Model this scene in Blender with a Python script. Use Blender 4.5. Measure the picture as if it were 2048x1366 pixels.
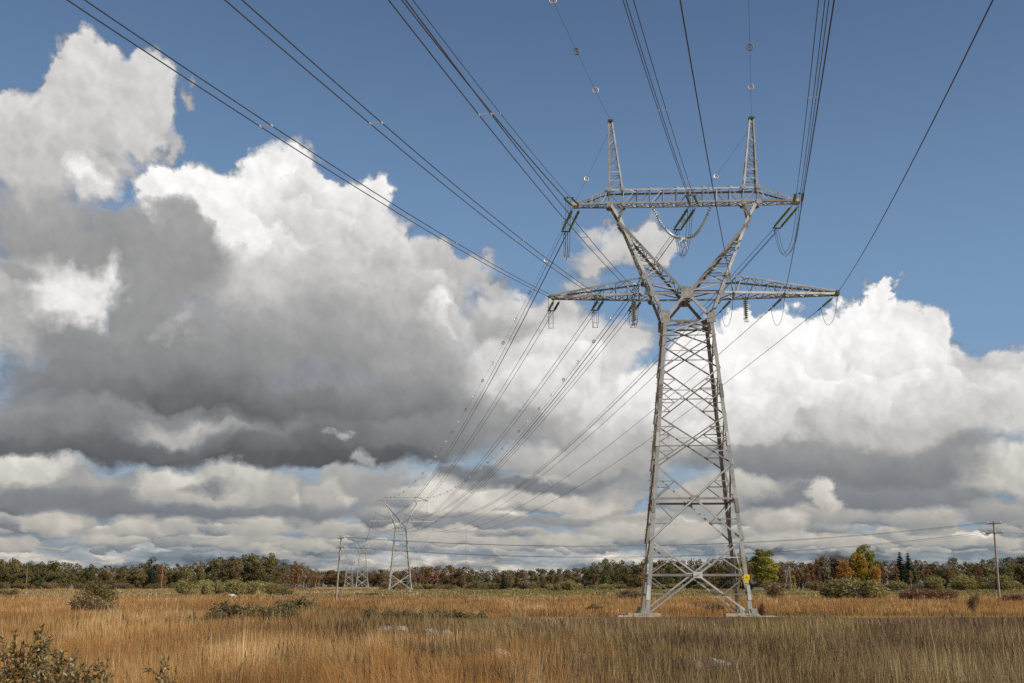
import bpy, math, random
import numpy as np
from mathutils import Vector, Matrix

for _o in list(bpy.data.objects): bpy.data.objects.remove(_o)
scene = bpy.context.scene
COL = scene.collection

# ------------------------------------------------------------------ camera, light, exposure
EYE = 2.35
cam_data = bpy.data.cameras.new('camera'); cam = bpy.data.objects.new('camera', cam_data); COL.objects.link(cam)
cam_data.sensor_width = 36.0; cam_data.lens = 43.066; cam_data.clip_start = 0.1; cam_data.clip_end = 20000
cam.location = (0, 0, EYE); cam.rotation_euler = (math.radians(90 + 11.287), 0, 0)
scene.camera = cam
SUN_AZ, SUN_EL = math.radians(118), math.radians(33)      # behind the camera and to the right
SUN_ROT = SUN_AZ
sun_data = bpy.data.lights.new('sun', 'SUN'); sun = bpy.data.objects.new('sun', sun_data); COL.objects.link(sun)
sun_data.energy = 5.0; sun_data.angle = math.radians(0.5); sun_data.color = (1.0, 0.93, 0.82)
sun.rotation_euler = (math.pi / 2 - SUN_EL, 0, math.pi - SUN_AZ)
sun.location = (60, -60, 80)
SKY_SAT, SKY_VAL = 1.0, 0.9
scene.view_settings.view_transform = 'Standard'; scene.view_settings.look = 'None'
scene.view_settings.exposure = 0.0; scene.view_settings.gamma = 1.0
scene.cycles.max_bounces = 4; scene.cycles.diffuse_bounces = 2; scene.cycles.glossy_bounces = 2
scene.cycles.transmission_bounces = 2; scene.cycles.transparent_max_bounces = 4
scene.cycles.use_adaptive_sampling = True; scene.cycles.adaptive_threshold = 0.02
scene.cycles.caustics_reflective = False; scene.cycles.caustics_refractive = False
scene.cycles.use_denoising = False

# ------------------------------------------------------------------ the sky: Nishita blue with procedural cloud masses (degrees of azimuth / elevation)
# each: azimuth, elevation, half width, half height, value at its top, value at its base, edge softness, tear
PUFFS = [
    (-22.5, 18.75, 2.52, 2.34, 0.8, 0.74, 0.25, 1), (-23.52, 19.68, 1.45, 1.26, 0.86, 0.8, 0.3, 1), (-19.9, 20.14, 2.29, 3.22, 0.81, 0.77, 0.3, 1), (-19.94, 22.29, 1.76, 2.33, 0.83, 0.79, 0.22, 1),
    (-19.95, 23.52, 1.11, 1.22, 0.86, 0.82, 0.25, 1), (-21.5, 21.87, 0.86, 1.05, 0.82, 0.8, 0.3, 1), (-17.78, 21.9, 1.4, 1.29, 0.84, 0.79, 0.25, 1), (-17.25, 20.65, 1.02, 1.52, 0.82, 0.78, 0.35, 1),
    (-16.28, 19.76, 0.57, 0.61, 0.74, 0.72, 0.7, 1.4), (-15.71, 21.77, 0.51, 0.22, 0.66, 0.66, 0.8, 1.5), (-20.22, 18.59, 1.84, 1.94, 0.8, 0.75, 0.4, 1), (-20.04, 17.47, 0.73, 0.87, 0.95, 0.93, 0.5, 1),
    (-18.03, 18.82, 0.89, 0.66, 0.72, 0.66, 0.9, 1.3), (-16.5, 17.74, 1.69, 1.33, 0.97, 0.96, 0.2, 1), (-17.37, 17.22, 0.89, 0.77, 0.96, 0.95, 0.3, 1), (-14.43, 17.35, 2.52, 1.9, 0.98, 0.97, 0.2, 1),
    (-12.13, 17.73, 2.33, 2.03, 0.98, 0.95, 0.25, 1), (-10.76, 18.94, 1.47, 1.13, 0.95, 0.92, 0.35, 1), (-12.65, 18.82, 1.17, 0.9, 0.97, 0.96, 0.3, 1), (-9.29, 17.66, 2.14, 1.6, 0.92, 0.86, 0.25, 1),
    (-7.03, 18.32, 1.4, 1.26, 0.95, 0.88, 0.2, 1), (-7.83, 16.8, 2.62, 2.06, 0.88, 0.8, 0.3, 1), (-8.99, 15.61, 3.54, 2.52, 0.83, 0.74, 0.2, 1), (-10.56, 16.68, 1.41, 1.14, 0.86, 0.78, 0.2, 1),
    (-13.17, 15.17, 2.52, 1.81, 0.95, 0.9, 0.4, 1), (-6.14, 16.17, 1.8, 1.62, 0.86, 0.76, 0.35, 1), (-5.39, 14.57, 1.43, 1.39, 0.78, 0.7, 0.5, 1), (-3.96, 15.06, 0.38, 0.7, 0.93, 0.9, 0.7, 1),
    (-4.42, 13.66, 2.63, 1.86, 0.77, 0.68, 0.4, 1), (-2.99, 14.61, 1.44, 1.05, 0.8, 0.74, 0.4, 1), (-1.78, 14.5, 1.69, 0.93, 0.76, 0.72, 0.6, 1.2), (-0.58, 14.16, 0.96, 0.56, 0.74, 0.72, 0.8, 1.4),
    (-3.45, 13.2, 2.87, 1.4, 0.74, 0.66, 0.5, 1), (-14.38, 16.45, 1.83, 1.35, 0.98, 0.9, 0.15, 1), (-11.18, 17.56, 1.64, 1.36, 0.97, 0.87, 0.12, 1), (-9.18, 17.78, 1.78, 1.37, 0.93, 0.81, 0.12, 1),
    (-9.96, 16.37, 1.41, 1.14, 0.9, 0.78, 0.12, 1), (-7.72, 17.15, 1.67, 1.38, 0.92, 0.79, 0.12, 1), (-8.75, 15.62, 1.89, 1.38, 0.88, 0.74, 0.14, 1), (-6.74, 16.03, 1.44, 1.27, 0.88, 0.75, 0.14, 1),
    (-11.2, 15.16, 1.63, 1.14, 0.93, 0.8, 0.2, 1), (-12.92, 14.73, 1.84, 1.14, 0.93, 0.8, 0.2, 1), (-10.12, 14.29, 2.1, 1.26, 0.84, 0.7, 0.2, 1), (-7.76, 14.15, 2.13, 1.39, 0.82, 0.68, 0.2, 1),
    (-5.52, 14.91, 1.44, 1.16, 0.84, 0.72, 0.2, 1), (-4.29, 13.19, 1.67, 1.28, 0.82, 0.7, 0.2, 1), (-6.19, 12.92, 2.13, 1.28, 0.76, 0.64, 0.25, 1), (-21.59, 20.79, 1.18, 1.27, 0.82, 0.77, 0.2, 1),
    (-18.08, 21.22, 1.34, 1.19, 0.83, 0.77, 0.2, 1), (-19.21, 19.79, 1.54, 1.19, 0.81, 0.76, 0.25, 1), (-21.88, 19.04, 1.48, 1.17, 0.82, 0.75, 0.25, 1), (4.01, 15.41, 2.41, 1.04, 0.78, 0.74, 0.5, 1.2),
    (5.94, 15.94, 1.32, 0.92, 0.82, 0.76, 0.4, 1.1), (7.13, 15.56, 0.72, 0.69, 0.8, 0.76, 0.5, 1.2), (2.79, 14.15, 1.08, 0.42, 0.72, 0.72, 0.8, 1.3), (0.86, 12.76, 2.4, 1.05, 0.8, 0.7, 0.35, 1),
    (0.14, 13.23, 0.96, 0.7, 0.82, 0.76, 0.4, 1), (1.34, 11.82, 3.82, 1.17, 0.76, 0.66, 0.4, 1), (-0.33, 11.94, 2.15, 0.94, 0.68, 0.62, 0.5, 1), (2.52, 10.88, 2.85, 1.63, 0.88, 0.8, 0.4, 1),
    (4.66, 11.09, 2.13, 1.4, 0.82, 0.78, 0.5, 1.2), (0.85, 9.95, 3.08, 1.64, 0.9, 0.8, 0.4, 1), (3.69, 9.23, 3.53, 1.86, 0.86, 0.76, 0.35, 1), (5.56, 8.51, 2.11, 1.28, 0.93, 0.86, 0.3, 1),
    (6.97, 9.19, 1.63, 1.16, 0.96, 0.92, 0.3, 1), (-3.2, 12.27, 1.31, 0.79, 0.97, 0.93, 0.4, 1), (-4.15, 11.56, 1.07, 0.61, 0.97, 0.95, 0.5, 1), (-2.25, 12.28, 0.96, 0.58, 0.8, 0.75, 0.5, 1),
    (-3.66, 10.87, 1.78, 0.93, 0.92, 0.86, 0.4, 1), (-1.52, 10.42, 2.37, 1.4, 0.84, 0.74, 0.4, 1), (-0.33, 8.55, 4.24, 2.1, 0.86, 0.66, 0.5, 1), (2.49, 7.38, 4.69, 1.86, 0.78, 0.58, 0.5, 1),
    (5.29, 6.66, 3.49, 1.62, 0.86, 0.66, 0.5, 1), (-2.21, 7.38, 3.52, 1.63, 0.62, 0.5, 0.6, 1), (10.76, 11.39, 1.27, 1.1, 0.98, 0.96, 0.18, 1), (12.36, 11.22, 1.37, 1.14, 0.98, 0.95, 0.18, 1),
    (9.32, 10.06, 2.31, 1.84, 0.98, 0.95, 0.25, 1), (7.67, 8.94, 1.63, 1.62, 0.96, 0.93, 0.3, 1), (13.7, 10.81, 1.12, 0.91, 0.97, 0.95, 0.2, 1), (15.77, 11.84, 1.66, 1.24, 0.99, 0.97, 0.18, 1),
    (17.18, 11.54, 1.53, 1.23, 0.98, 0.94, 0.2, 1), (17.8, 12.66, 0.52, 0.58, 0.96, 0.93, 0.3, 1.1), (14.39, 11.24, 0.9, 0.79, 0.98, 0.97, 0.2, 1), (18.99, 10.98, 1.39, 1.22, 0.93, 0.88, 0.22, 1),
    (17.82, 9.49, 2.58, 2.0, 0.95, 0.88, 0.25, 1), (19.75, 9.6, 1.37, 1.32, 0.92, 0.86, 0.25, 1), (20.53, 8.68, 1.35, 1.31, 0.88, 0.8, 0.3, 1), (12.94, 9.02, 4.27, 2.5, 0.99, 0.95, 0.3, 1),
    (15.39, 8.93, 3.52, 2.03, 0.95, 0.9, 0.4, 1), (21.81, 9.25, 1.64, 1.08, 0.8, 0.74, 0.6, 1.3), (23.06, 9.61, 1.01, 0.86, 0.82, 0.78, 0.5, 1.2), (22.73, 7.9, 1.41, 1.29, 0.88, 0.8, 0.5, 1.1),
    (21.43, 6.88, 1.63, 1.3, 0.84, 0.76, 0.5, 1.1), (10.6, 7.03, 3.18, 2.06, 0.96, 0.86, 0.4, 1), (13.74, 6.95, 3.32, 1.58, 0.9, 0.8, 0.5, 1), (16.82, 7.08, 3.23, 1.78, 0.86, 0.68, 0.5, 1),
    (19.37, 6.97, 2.09, 1.75, 0.82, 0.66, 0.5, 1), (15.47, 10.5, 1.33, 0.5, 0.86, 0.8, 0.6, 1.2), (18.44, 9.01, 1.71, 0.58, 0.84, 0.76, 0.6, 1.2), (13.87, 9.67, 0.67, 0.68, 0.88, 0.82, 0.6, 1.2),
    (19.86, 8.05, 1.46, 0.57, 0.78, 0.7, 0.6, 1.2), (16.85, 7.74, 1.3, 0.67, 0.8, 0.7, 0.6, 1.1), (9.27, 8.44, 1.15, 0.69, 0.86, 0.78, 0.6, 1.1), (12.24, 8.36, 1.35, 0.46, 0.76, 0.72, 0.8, 1.2),
    (11.08, 7.71, 0.91, 0.55, 0.78, 0.76, 0.9, 1.2), (15.62, 9.14, 0.66, 0.27, 0.82, 0.82, 0.9, 1.2), (16.28, 5.31, 5.59, 1.66, 0.58, 0.46, 0.5, 1), (13.24, 5.61, 3.76, 1.35, 0.62, 0.5, 0.6, 1),
    (18.83, 5.24, 2.51, 1.31, 0.58, 0.49, 0.5, 1), (9.63, 5.45, 2.72, 0.91, 0.6, 0.52, 0.7, 1), (7.13, 6.18, 2.08, 1.15, 0.78, 0.6, 0.6, 1), (21.07, 4.73, 1.42, 1.03, 0.86, 0.74, 0.3, 1),
    (22.5, 4.9, 1.2, 1.28, 0.84, 0.72, 0.4, 1), (10.49, 4.08, 2.02, 0.68, 0.78, 0.68, 0.5, 1), (-18.71, 7.22, 5.48, 1.32, 0.62, 0.54, 0.5, 1), (-11.68, 7.01, 5.4, 1.37, 0.6, 0.5, 0.5, 1),
    (-5.25, 6.89, 3.72, 1.62, 0.58, 0.5, 0.5, 1), (-22.86, 7.46, 2.4, 1.29, 0.6, 0.52, 0.6, 1), (-22.55, 11.38, 1.63, 1.94, 0.66, 0.6, 0.6, 1), (13.46, 10.6, 1.01, 0.91, 0.98, 0.89, 0.12, 1),
    (14.78, 10.08, 1.33, 1.13, 0.97, 0.87, 0.12, 1), (16.57, 10.45, 1.31, 1.12, 0.98, 0.87, 0.12, 1), (18.28, 9.91, 1.29, 1.11, 0.95, 0.85, 0.12, 1), (12.5, 9.27, 1.58, 1.25, 0.98, 0.88, 0.14, 1),
    (14.26, 8.52, 1.55, 1.13, 0.95, 0.84, 0.15, 1), (16.04, 8.67, 1.53, 1.23, 0.95, 0.82, 0.15, 1), (17.75, 8.37, 1.72, 1.22, 0.93, 0.8, 0.15, 1), (19.45, 8.29, 1.26, 1.1, 0.9, 0.77, 0.15, 1),
    (10.68, 9.33, 1.83, 1.38, 0.97, 0.88, 0.14, 1), (11.08, 7.71, 2.04, 1.26, 0.93, 0.8, 0.2, 1), (13.31, 7.19, 2.0, 1.13, 0.9, 0.76, 0.2, 1), (15.52, 7.23, 1.97, 1.12, 0.84, 0.68, 0.25, 1),
    (18.31, 6.91, 1.7, 1.1, 0.82, 0.66, 0.25, 1), (20.64, 7.36, 1.24, 0.98, 0.86, 0.73, 0.2, 1), (9.28, 8.67, 1.38, 1.15, 0.95, 0.85, 0.15, 1), (7.41, 7.79, 1.62, 1.16, 0.92, 0.78, 0.2, 1),
    (5.07, 7.59, 1.63, 1.04, 0.9, 0.76, 0.2, 1), (2.51, 9.95, 1.42, 1.17, 0.92, 0.8, 0.15, 1), (0.85, 9.02, 1.66, 1.17, 0.9, 0.76, 0.2, 1), (3.92, 8.77, 1.41, 1.05, 0.9, 0.78, 0.2, 1),
    (16.27, 5.09, 5.16, 1.33, 0.56, 0.46, 0.5, 1), (13.23, 5.38, 3.32, 1.04, 0.6, 0.5, 0.5, 1), (18.83, 5.13, 2.3, 1.09, 0.57, 0.48, 0.5, 1), (-22.04, 15.56, 4.17, 1.94, 0.66, 0.58, 0.5, 1),
    (-20.27, 14.64, 4.26, 1.75, 0.62, 0.56, 0.4, 1), (-17.05, 15.58, 2.22, 1.67, 0.62, 0.57, 0.4, 1.3), (-15.86, 16.34, 1.13, 1.03, 0.66, 0.6, 0.45, 1.4), (-16.89, 16.59, 0.89, 0.67, 0.68, 0.62, 0.6, 1.4),
    (-21.77, 12.1, 2.69, 2.6, 0.8, 0.72, 0.7, 1.2), (-20.33, 12.43, 2.53, 2.19, 0.9, 0.84, 0.8, 1.2), (-20.1, 12.23, 1.59, 1.54, 0.95, 0.9, 0.8, 1.2), (-19.24, 13.84, 1.29, 0.99, 0.94, 0.88, 0.8, 1.2),
    (-21.04, 10.62, 1.87, 0.87, 0.9, 0.8, 0.8, 1.2), (-22.68, 13.11, 1.23, 0.86, 0.62, 0.62, 0.6, 1.3), (-20.62, 10.65, 2.3, 1.2, 0.88, 0.7, 0.7, 1.2), (-21.93, 11.43, 1.03, 1.3, 0.7, 0.66, 0.7, 1.2),
    (-15.96, 14.09, 2.12, 2.69, 0.62, 0.57, 0.3, 1.1), (-17.32, 12.65, 1.86, 1.56, 0.6, 0.55, 0.35, 1.1), (-14.25, 13.74, 1.81, 2.04, 0.6, 0.56, 0.5, 1), (-17.83, 10.38, 3.88, 2.0, 0.6, 0.51, 0.4, 1.1),
    (-11.93, 12.95, 2.99, 2.06, 0.8, 0.66, 0.6, 1), (-9.13, 12.6, 3.97, 2.08, 0.78, 0.64, 0.6, 1), (-10.92, 10.93, 5.96, 2.29, 0.66, 0.53, 0.6, 1), (-6.27, 11.06, 4.0, 2.09, 0.68, 0.53, 0.6, 1),
    (-4.12, 9.93, 2.83, 1.86, 0.68, 0.55, 0.5, 1), (-14.76, 10.54, 4.89, 2.26, 0.6, 0.49, 0.6, 1), (-15.36, 11.3, 0.84, 0.45, 0.68, 0.64, 0.8, 1.2), (-13.1, 8.56, 9.79, 1.41, 0.52, 0.36, 0.5, 1),
    (-6.21, 8.5, 5.12, 1.74, 0.56, 0.42, 0.5, 1), (-19.88, 8.93, 4.19, 1.32, 0.56, 0.46, 0.6, 1), (-20.37, 6.93, 3.93, 0.98, 0.56, 0.44, 0.6, 1), (-15.91, 7.11, 2.39, 0.76, 0.58, 0.46, 0.6, 1),
    (-15.0, 6.46, 2.63, 0.81, 0.74, 0.6, 0.5, 1), (-12.56, 6.53, 1.34, 0.59, 0.7, 0.6, 0.6, 1), (-21.13, 6.03, 4.89, 0.74, 0.46, 0.37, 0.5, 1), (-17.35, 5.83, 4.69, 0.66, 0.44, 0.36, 0.5, 1),
    (-10.75, 6.12, 4.07, 1.14, 0.48, 0.38, 0.4, 1), (-7.09, 6.41, 4.15, 1.2, 0.48, 0.38, 0.4, 1), (-4.31, 6.67, 2.57, 1.16, 0.54, 0.44, 0.4, 1), (-7.76, 5.59, 4.35, 0.55, 0.38, 0.34, 0.5, 1),
    (-12.96, 5.5, 2.66, 0.41, 0.38, 0.34, 0.6, 1), (-7.79, 6.74, 0.55, 0.32, 0.68, 0.62, 0.6, 1.2), (-6.38, 5.5, 0.6, 0.46, 0.68, 0.58, 0.5, 1.2), (-19.55, 4.02, 5.36, 1.3, 0.62, 0.53, 0.4, 1),
    (-13.56, 4.03, 5.26, 1.34, 0.62, 0.54, 0.4, 1), (-6.12, 4.12, 2.99, 1.14, 0.66, 0.56, 0.5, 1), (-7.74, 4.79, 1.37, 0.55, 0.7, 0.62, 0.5, 1), (-22.64, 1.62, 0.68, 0.16, 0.6085200705850735, 0.4942600352925368, 0.22, 1),
    (-21.34, 1.53, 0.5, 0.17, 0.7181185306077369, 0.5490592653038685, 0.22, 1), (-20.24, 1.61, 0.7, 0.1, 0.668010958384954, 0.5240054791924771, 0.22, 1), (-18.22, 1.55, 0.41, 0.18, 0.5949219267271755, 0.4874609633635878, 0.22, 1), (-17.49, 1.67, 0.59, 0.18, 0.5837208600624005, 0.4818604300312003, 0.22, 1),
    (-15.78, 1.51, 0.66, 0.1, 0.7774267980811139, 0.5787133990405571, 0.22, 1), (-14.86, 1.57, 0.62, 0.11, 0.6425081388384536, 0.5112540694192269, 0.22, 1), (-13.93, 1.54, 0.77, 0.1, 0.6142428185153718, 0.49712140925768594, 0.22, 1), (-12.44, 1.64, 0.63, 0.16, 0.675353648974443, 0.5276768244872216, 0.22, 1),
    (-11.65, 1.61, 0.8, 0.2, 0.7752607539106987, 0.5776303769553494, 0.22, 1), (-10.16, 1.71, 0.61, 0.17, 0.7147545643298366, 0.5473772821649184, 0.22, 1), (-9.17, 1.64, 0.61, 0.15, 0.7420214145855337, 0.5610107072927669, 0.22, 1), (-8.41, 1.69, 0.87, 0.14, 0.6837994608666613, 0.5318997304333307, 0.22, 1),
    (-6.68, 1.64, 0.63, 0.18, 0.6005226358075376, 0.49026131790376887, 0.22, 1), (-5.72, 1.67, 0.81, 0.1, 0.6353095258747037, 0.5076547629373519, 0.22, 1), (-3.81, 1.69, 0.44, 0.15, 0.6217586868102247, 0.5008793434051124, 0.22, 1), (-2.89, 1.72, 0.97, 0.15, 0.7711783754654652, 0.5755891877327327, 0.22, 1),
    (-0.11, 1.58, 0.63, 0.12, 0.7297055548725787, 0.5548527774362894, 0.22, 1), (0.65, 1.71, 0.57, 0.18, 0.6483579477362931, 0.5141789738681466, 0.22, 1), (1.34, 1.57, 0.44, 0.16, 0.7767630138411405, 0.5783815069205703, 0.22, 1), (2.27, 1.59, 0.43, 0.13, 0.737480427128952, 0.5587402135644761, 0.22, 1),
    (3.27, 1.63, 0.55, 0.15, 0.6754776994731241, 0.5277388497365622, 0.22, 1), (4.19, 1.7, 0.96, 0.19, 0.6124295289051489, 0.4962147644525745, 0.22, 1), (6.84, 1.62, 0.57, 0.2, 0.6830344018939607, 0.5315172009469804, 0.22, 1), (8.24, 1.6, 0.53, 0.13, 0.630988319558676, 0.5054941597793381, 0.22, 1),
    (9.53, 1.69, 0.48, 0.19, 0.6640645702755129, 0.5220322851377565, 0.22, 1), (10.47, 1.56, 0.95, 0.16, 0.7049477337580928, 0.5424738668790464, 0.22, 1), (13.23, 1.54, 0.81, 0.14, 0.6976870883895042, 0.5388435441947521, 0.22, 1), (15.34, 1.55, 0.7, 0.13, 0.6536940214605085, 0.5168470107302543, 0.22, 1),
    (16.88, 1.54, 0.39, 0.17, 0.7607612658007371, 0.5703806329003687, 0.22, 1), (17.97, 1.6, 0.85, 0.15, 0.7378232331976982, 0.5589116165988491, 0.22, 1), (19.14, 1.53, 0.55, 0.12, 0.7668046846881135, 0.5734023423440568, 0.22, 1), (20.33, 1.51, 0.68, 0.1, 0.6868509826049248, 0.5334254913024624, 0.22, 1),
    (21.63, 1.51, 0.48, 0.13, 0.6447186355029871, 0.5123593177514936, 0.22, 1), (22.32, 1.49, 0.4, 0.12, 0.7191542839701667, 0.5495771419850835, 0.22, 1), (-22.11, 1.84, 0.63, 0.13, 0.7075645625933882, 0.5187822812966941, 0.22, 1), (-21.15, 1.88, 0.82, 0.18, 0.657668923265169, 0.49383446163258454, 0.22, 1),
    (-18.74, 1.93, 0.44, 0.18, 0.6659385908376948, 0.49796929541884744, 0.22, 1), (-17.87, 1.87, 0.57, 0.27, 0.7102069114188644, 0.5201034557094323, 0.22, 1), (-17.01, 1.95, 0.73, 0.22, 0.7785754652411054, 0.5542877326205528, 0.22, 1), (-15.51, 1.92, 0.99, 0.26, 0.6555009794347567, 0.4927504897173784, 0.22, 1),
    (-12.93, 1.86, 0.72, 0.24, 0.7426546863499996, 0.5363273431749999, 0.22, 1), (-11.36, 1.98, 0.91, 0.19, 0.7564510604992652, 0.5432255302496327, 0.22, 1), (-9.43, 2.01, 0.71, 0.18, 0.6371823919967867, 0.4835911959983934, 0.22, 1), (-7.88, 2.0, 0.64, 0.14, 0.7707215678167127, 0.5503607839083564, 0.22, 1),
    (-6.01, 1.9, 0.88, 0.2, 0.7846195715508213, 0.5573097857754107, 0.22, 1), (-4.44, 1.97, 0.57, 0.24, 0.7785374552878918, 0.5542687276439459, 0.22, 1), (-2.96, 2.01, 0.76, 0.23, 0.6626397561130556, 0.49631987805652783, 0.22, 1), (-1.52, 2.05, 0.75, 0.2, 0.7714364984373826, 0.5507182492186914, 0.22, 1),
    (-0.35, 2.09, 0.66, 0.29, 0.7145502124543006, 0.5222751062271503, 0.22, 1), (1.43, 1.96, 1.08, 0.27, 0.6817588439290143, 0.5058794219645072, 0.22, 1), (3.31, 2.05, 0.58, 0.27, 0.7766074125061486, 0.5533037062530743, 0.22, 1), (4.91, 2.04, 0.5, 0.19, 0.6125911134634794, 0.47129555673173973, 0.22, 1),
    (5.66, 2.03, 0.96, 0.18, 0.648010592731137, 0.48900529636556855, 0.22, 1), (7.34, 1.94, 1.05, 0.23, 0.6304657321641216, 0.48023286608206084, 0.22, 1), (9.61, 1.91, 0.77, 0.22, 0.7402992286184724, 0.5351496143092362, 0.22, 1), (11.22, 1.97, 0.88, 0.21, 0.7368132505422392, 0.5334066252711196, 0.22, 1),
    (12.93, 1.87, 0.79, 0.24, 0.6657016536899447, 0.4978508268449724, 0.22, 1), (14.57, 1.9, 1.0, 0.24, 0.8012655559827161, 0.565632777991358, 0.22, 1), (16.52, 1.85, 0.7, 0.22, 0.76077411096066, 0.5453870554803301, 0.22, 1), (17.52, 1.96, 0.48, 0.15, 0.6268489512888358, 0.4784244756444179, 0.22, 1),
    (18.09, 1.86, 0.59, 0.15, 0.7470484256219729, 0.5385242128109865, 0.22, 1), (19.82, 1.96, 1.01, 0.24, 0.7999230301046922, 0.5649615150523462, 0.22, 1), (21.42, 1.81, 0.97, 0.2, 0.651318155021869, 0.4906590775109345, 0.22, 1), (-22.61, 2.29, 0.71, 0.23, 0.6674351508260163, 0.45871757541300817, 0.22, 1),
    (-20.51, 2.38, 1.21, 0.34, 0.8366814359837492, 0.5433407179918747, 0.22, 1), (-18.39, 2.47, 1.19, 0.31, 0.7838205013838784, 0.5169102506919392, 0.22, 1), (-16.43, 2.37, 0.89, 0.34, 0.8151606789310709, 0.5325803394655355, 0.22, 1), (-14.81, 2.44, 0.83, 0.37, 0.8479132977296177, 0.5489566488648088, 0.22, 1),
    (-13.52, 2.49, 1.02, 0.3, 0.7223331720595728, 0.4861665860297864, 0.22, 1), (-11.55, 2.36, 1.03, 0.22, 0.758186131218412, 0.504093065609206, 0.22, 1), (-8.91, 2.43, 0.76, 0.28, 0.6704671250570695, 0.46023356252853476, 0.22, 1), (-7.12, 2.48, 0.71, 0.31, 0.7691709468082394, 0.5095854734041197, 0.22, 1),
    (-5.79, 2.52, 0.82, 0.27, 0.8495123742761574, 0.5497561871380787, 0.22, 1), (-4.06, 2.54, 0.95, 0.23, 0.729952061011409, 0.4899760305057045, 0.22, 1), (-2.37, 2.54, 0.87, 0.27, 0.8375882955519147, 0.5437941477759574, 0.22, 1), (-0.79, 2.48, 1.11, 0.28, 0.7531474356779415, 0.5015737178389708, 0.22, 1),
    (0.69, 2.43, 1.12, 0.21, 0.7000453310663728, 0.4750226655331864, 0.22, 1), (4.02, 2.53, 1.12, 0.23, 0.7376524109073654, 0.4938262054536827, 0.22, 1), (7.04, 2.45, 0.76, 0.23, 0.7776165323287412, 0.5138082661643706, 0.22, 1), (8.75, 2.42, 0.94, 0.4, 0.741689498919928, 0.495844749459964, 0.22, 1),
    (10.53, 2.42, 0.92, 0.27, 0.7930239422664093, 0.5215119711332046, 0.22, 1), (12.03, 2.43, 0.96, 0.35, 0.750312651186035, 0.5001563255930175, 0.22, 1), (14.24, 2.51, 1.09, 0.26, 0.7113142403017001, 0.48065712015085005, 0.22, 1), (17.23, 2.32, 1.11, 0.27, 0.8434401143936656, 0.5467200571968328, 0.22, 1),
    (18.86, 2.41, 1.12, 0.27, 0.7128522786189233, 0.48142613930946165, 0.22, 1), (21.02, 2.36, 0.54, 0.19, 0.6733733617233518, 0.4616866808616759, 0.22, 1), (21.81, 2.34, 0.58, 0.35, 0.7259324856283645, 0.48796624281418227, 0.22, 1), (23.13, 2.23, 1.13, 0.21, 0.6956150209604766, 0.4728075104802383, 0.22, 1),
    (-22.18, 2.77, 1.0, 0.33, 0.7177303408471536, 0.45886517042357683, 0.22, 1), (-19.56, 2.91, 1.06, 0.45, 0.7321443293009439, 0.46607216465047197, 0.22, 1), (-16.5, 2.9, 0.71, 0.41, 0.7170713024799034, 0.45853565123995177, 0.22, 1), (-14.56, 2.97, 1.2, 0.36, 0.6843010830746201, 0.44215054153731004, 0.22, 1),
    (-12.32, 2.98, 1.0, 0.26, 0.8640567736485668, 0.5320283868242834, 0.22, 1), (-10.1, 3.04, 1.42, 0.5, 0.78993630051558, 0.49496815025779, 0.22, 1), (-6.18, 3.03, 1.01, 0.5, 0.6848704480162986, 0.44243522400814933, 0.22, 1), (-4.0, 3.11, 1.25, 0.53, 0.7239734642201673, 0.4619867321100837, 0.22, 1),
    (-0.69, 3.04, 1.37, 0.4, 0.8354073477978095, 0.5177036738989048, 0.22, 1), (3.11, 3.14, 1.28, 0.35, 0.7373580896059047, 0.46867904480295236, 0.22, 1), (4.92, 3.07, 0.71, 0.53, 0.7081423927307564, 0.4540711963653782, 0.22, 1), (5.94, 3.0, 1.56, 0.4, 0.7154098566595971, 0.4577049283297986, 0.22, 1),
    (10.2, 2.98, 1.54, 0.31, 0.7605098370008243, 0.48025491850041213, 0.22, 1), (12.81, 2.95, 1.15, 0.44, 0.83030924404828, 0.5151546220241401, 0.22, 1), (15.71, 3.03, 0.87, 0.45, 0.7667374110312679, 0.483368705515634, 0.22, 1), (16.78, 2.94, 1.15, 0.34, 0.6988023010090474, 0.4494011505045237, 0.22, 1),
    (19.0, 2.91, 0.87, 0.39, 0.7877589033126314, 0.49387945165631575, 0.22, 1), (21.56, 2.88, 1.32, 0.31, 0.8543976169217982, 0.5271988084608992, 0.22, 1), (-23.27, 3.47, 0.96, 0.58, 0.8222870489685458, 0.4861435244842729, 0.22, 1), (-21.75, 3.6, 0.8, 0.6, 0.7031857344651602, 0.4265928672325801, 0.22, 1),
    (-20.15, 3.51, 1.49, 0.51, 0.8896837858372697, 0.5198418929186348, 0.22, 1), (-17.12, 3.52, 1.64, 0.4, 0.7002995643487601, 0.42514978217438004, 0.22, 1), (-12.45, 3.74, 1.45, 0.46, 0.7307548544709226, 0.4403774272354613, 0.22, 1), (-10.51, 3.64, 0.86, 0.46, 0.869253478061927, 0.5096267390309636, 0.22, 1),
    (-8.67, 3.7, 1.5, 0.46, 0.8452373832313753, 0.49761869161568767, 0.22, 1), (-4.17, 3.84, 1.72, 0.54, 0.8080720250047787, 0.47903601250238936, 0.22, 1), (-0.64, 3.77, 1.28, 0.36, 0.7303337816149411, 0.44016689080747057, 0.22, 1), (1.31, 3.73, 1.48, 0.42, 0.8875767879534686, 0.5187883939767343, 0.22, 1),
    (4.45, 3.68, 1.26, 0.44, 0.730078649176496, 0.440039324588248, 0.22, 1), (8.02, 3.75, 1.48, 0.53, 0.7188197220625707, 0.43440986103128537, 0.22, 1), (10.23, 3.78, 1.11, 0.5, 0.7240382934262377, 0.43701914671311887, 0.22, 1), (13.01, 3.79, 1.26, 0.6, 0.7218440391323722, 0.4359220195661861, 0.22, 1),
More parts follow.
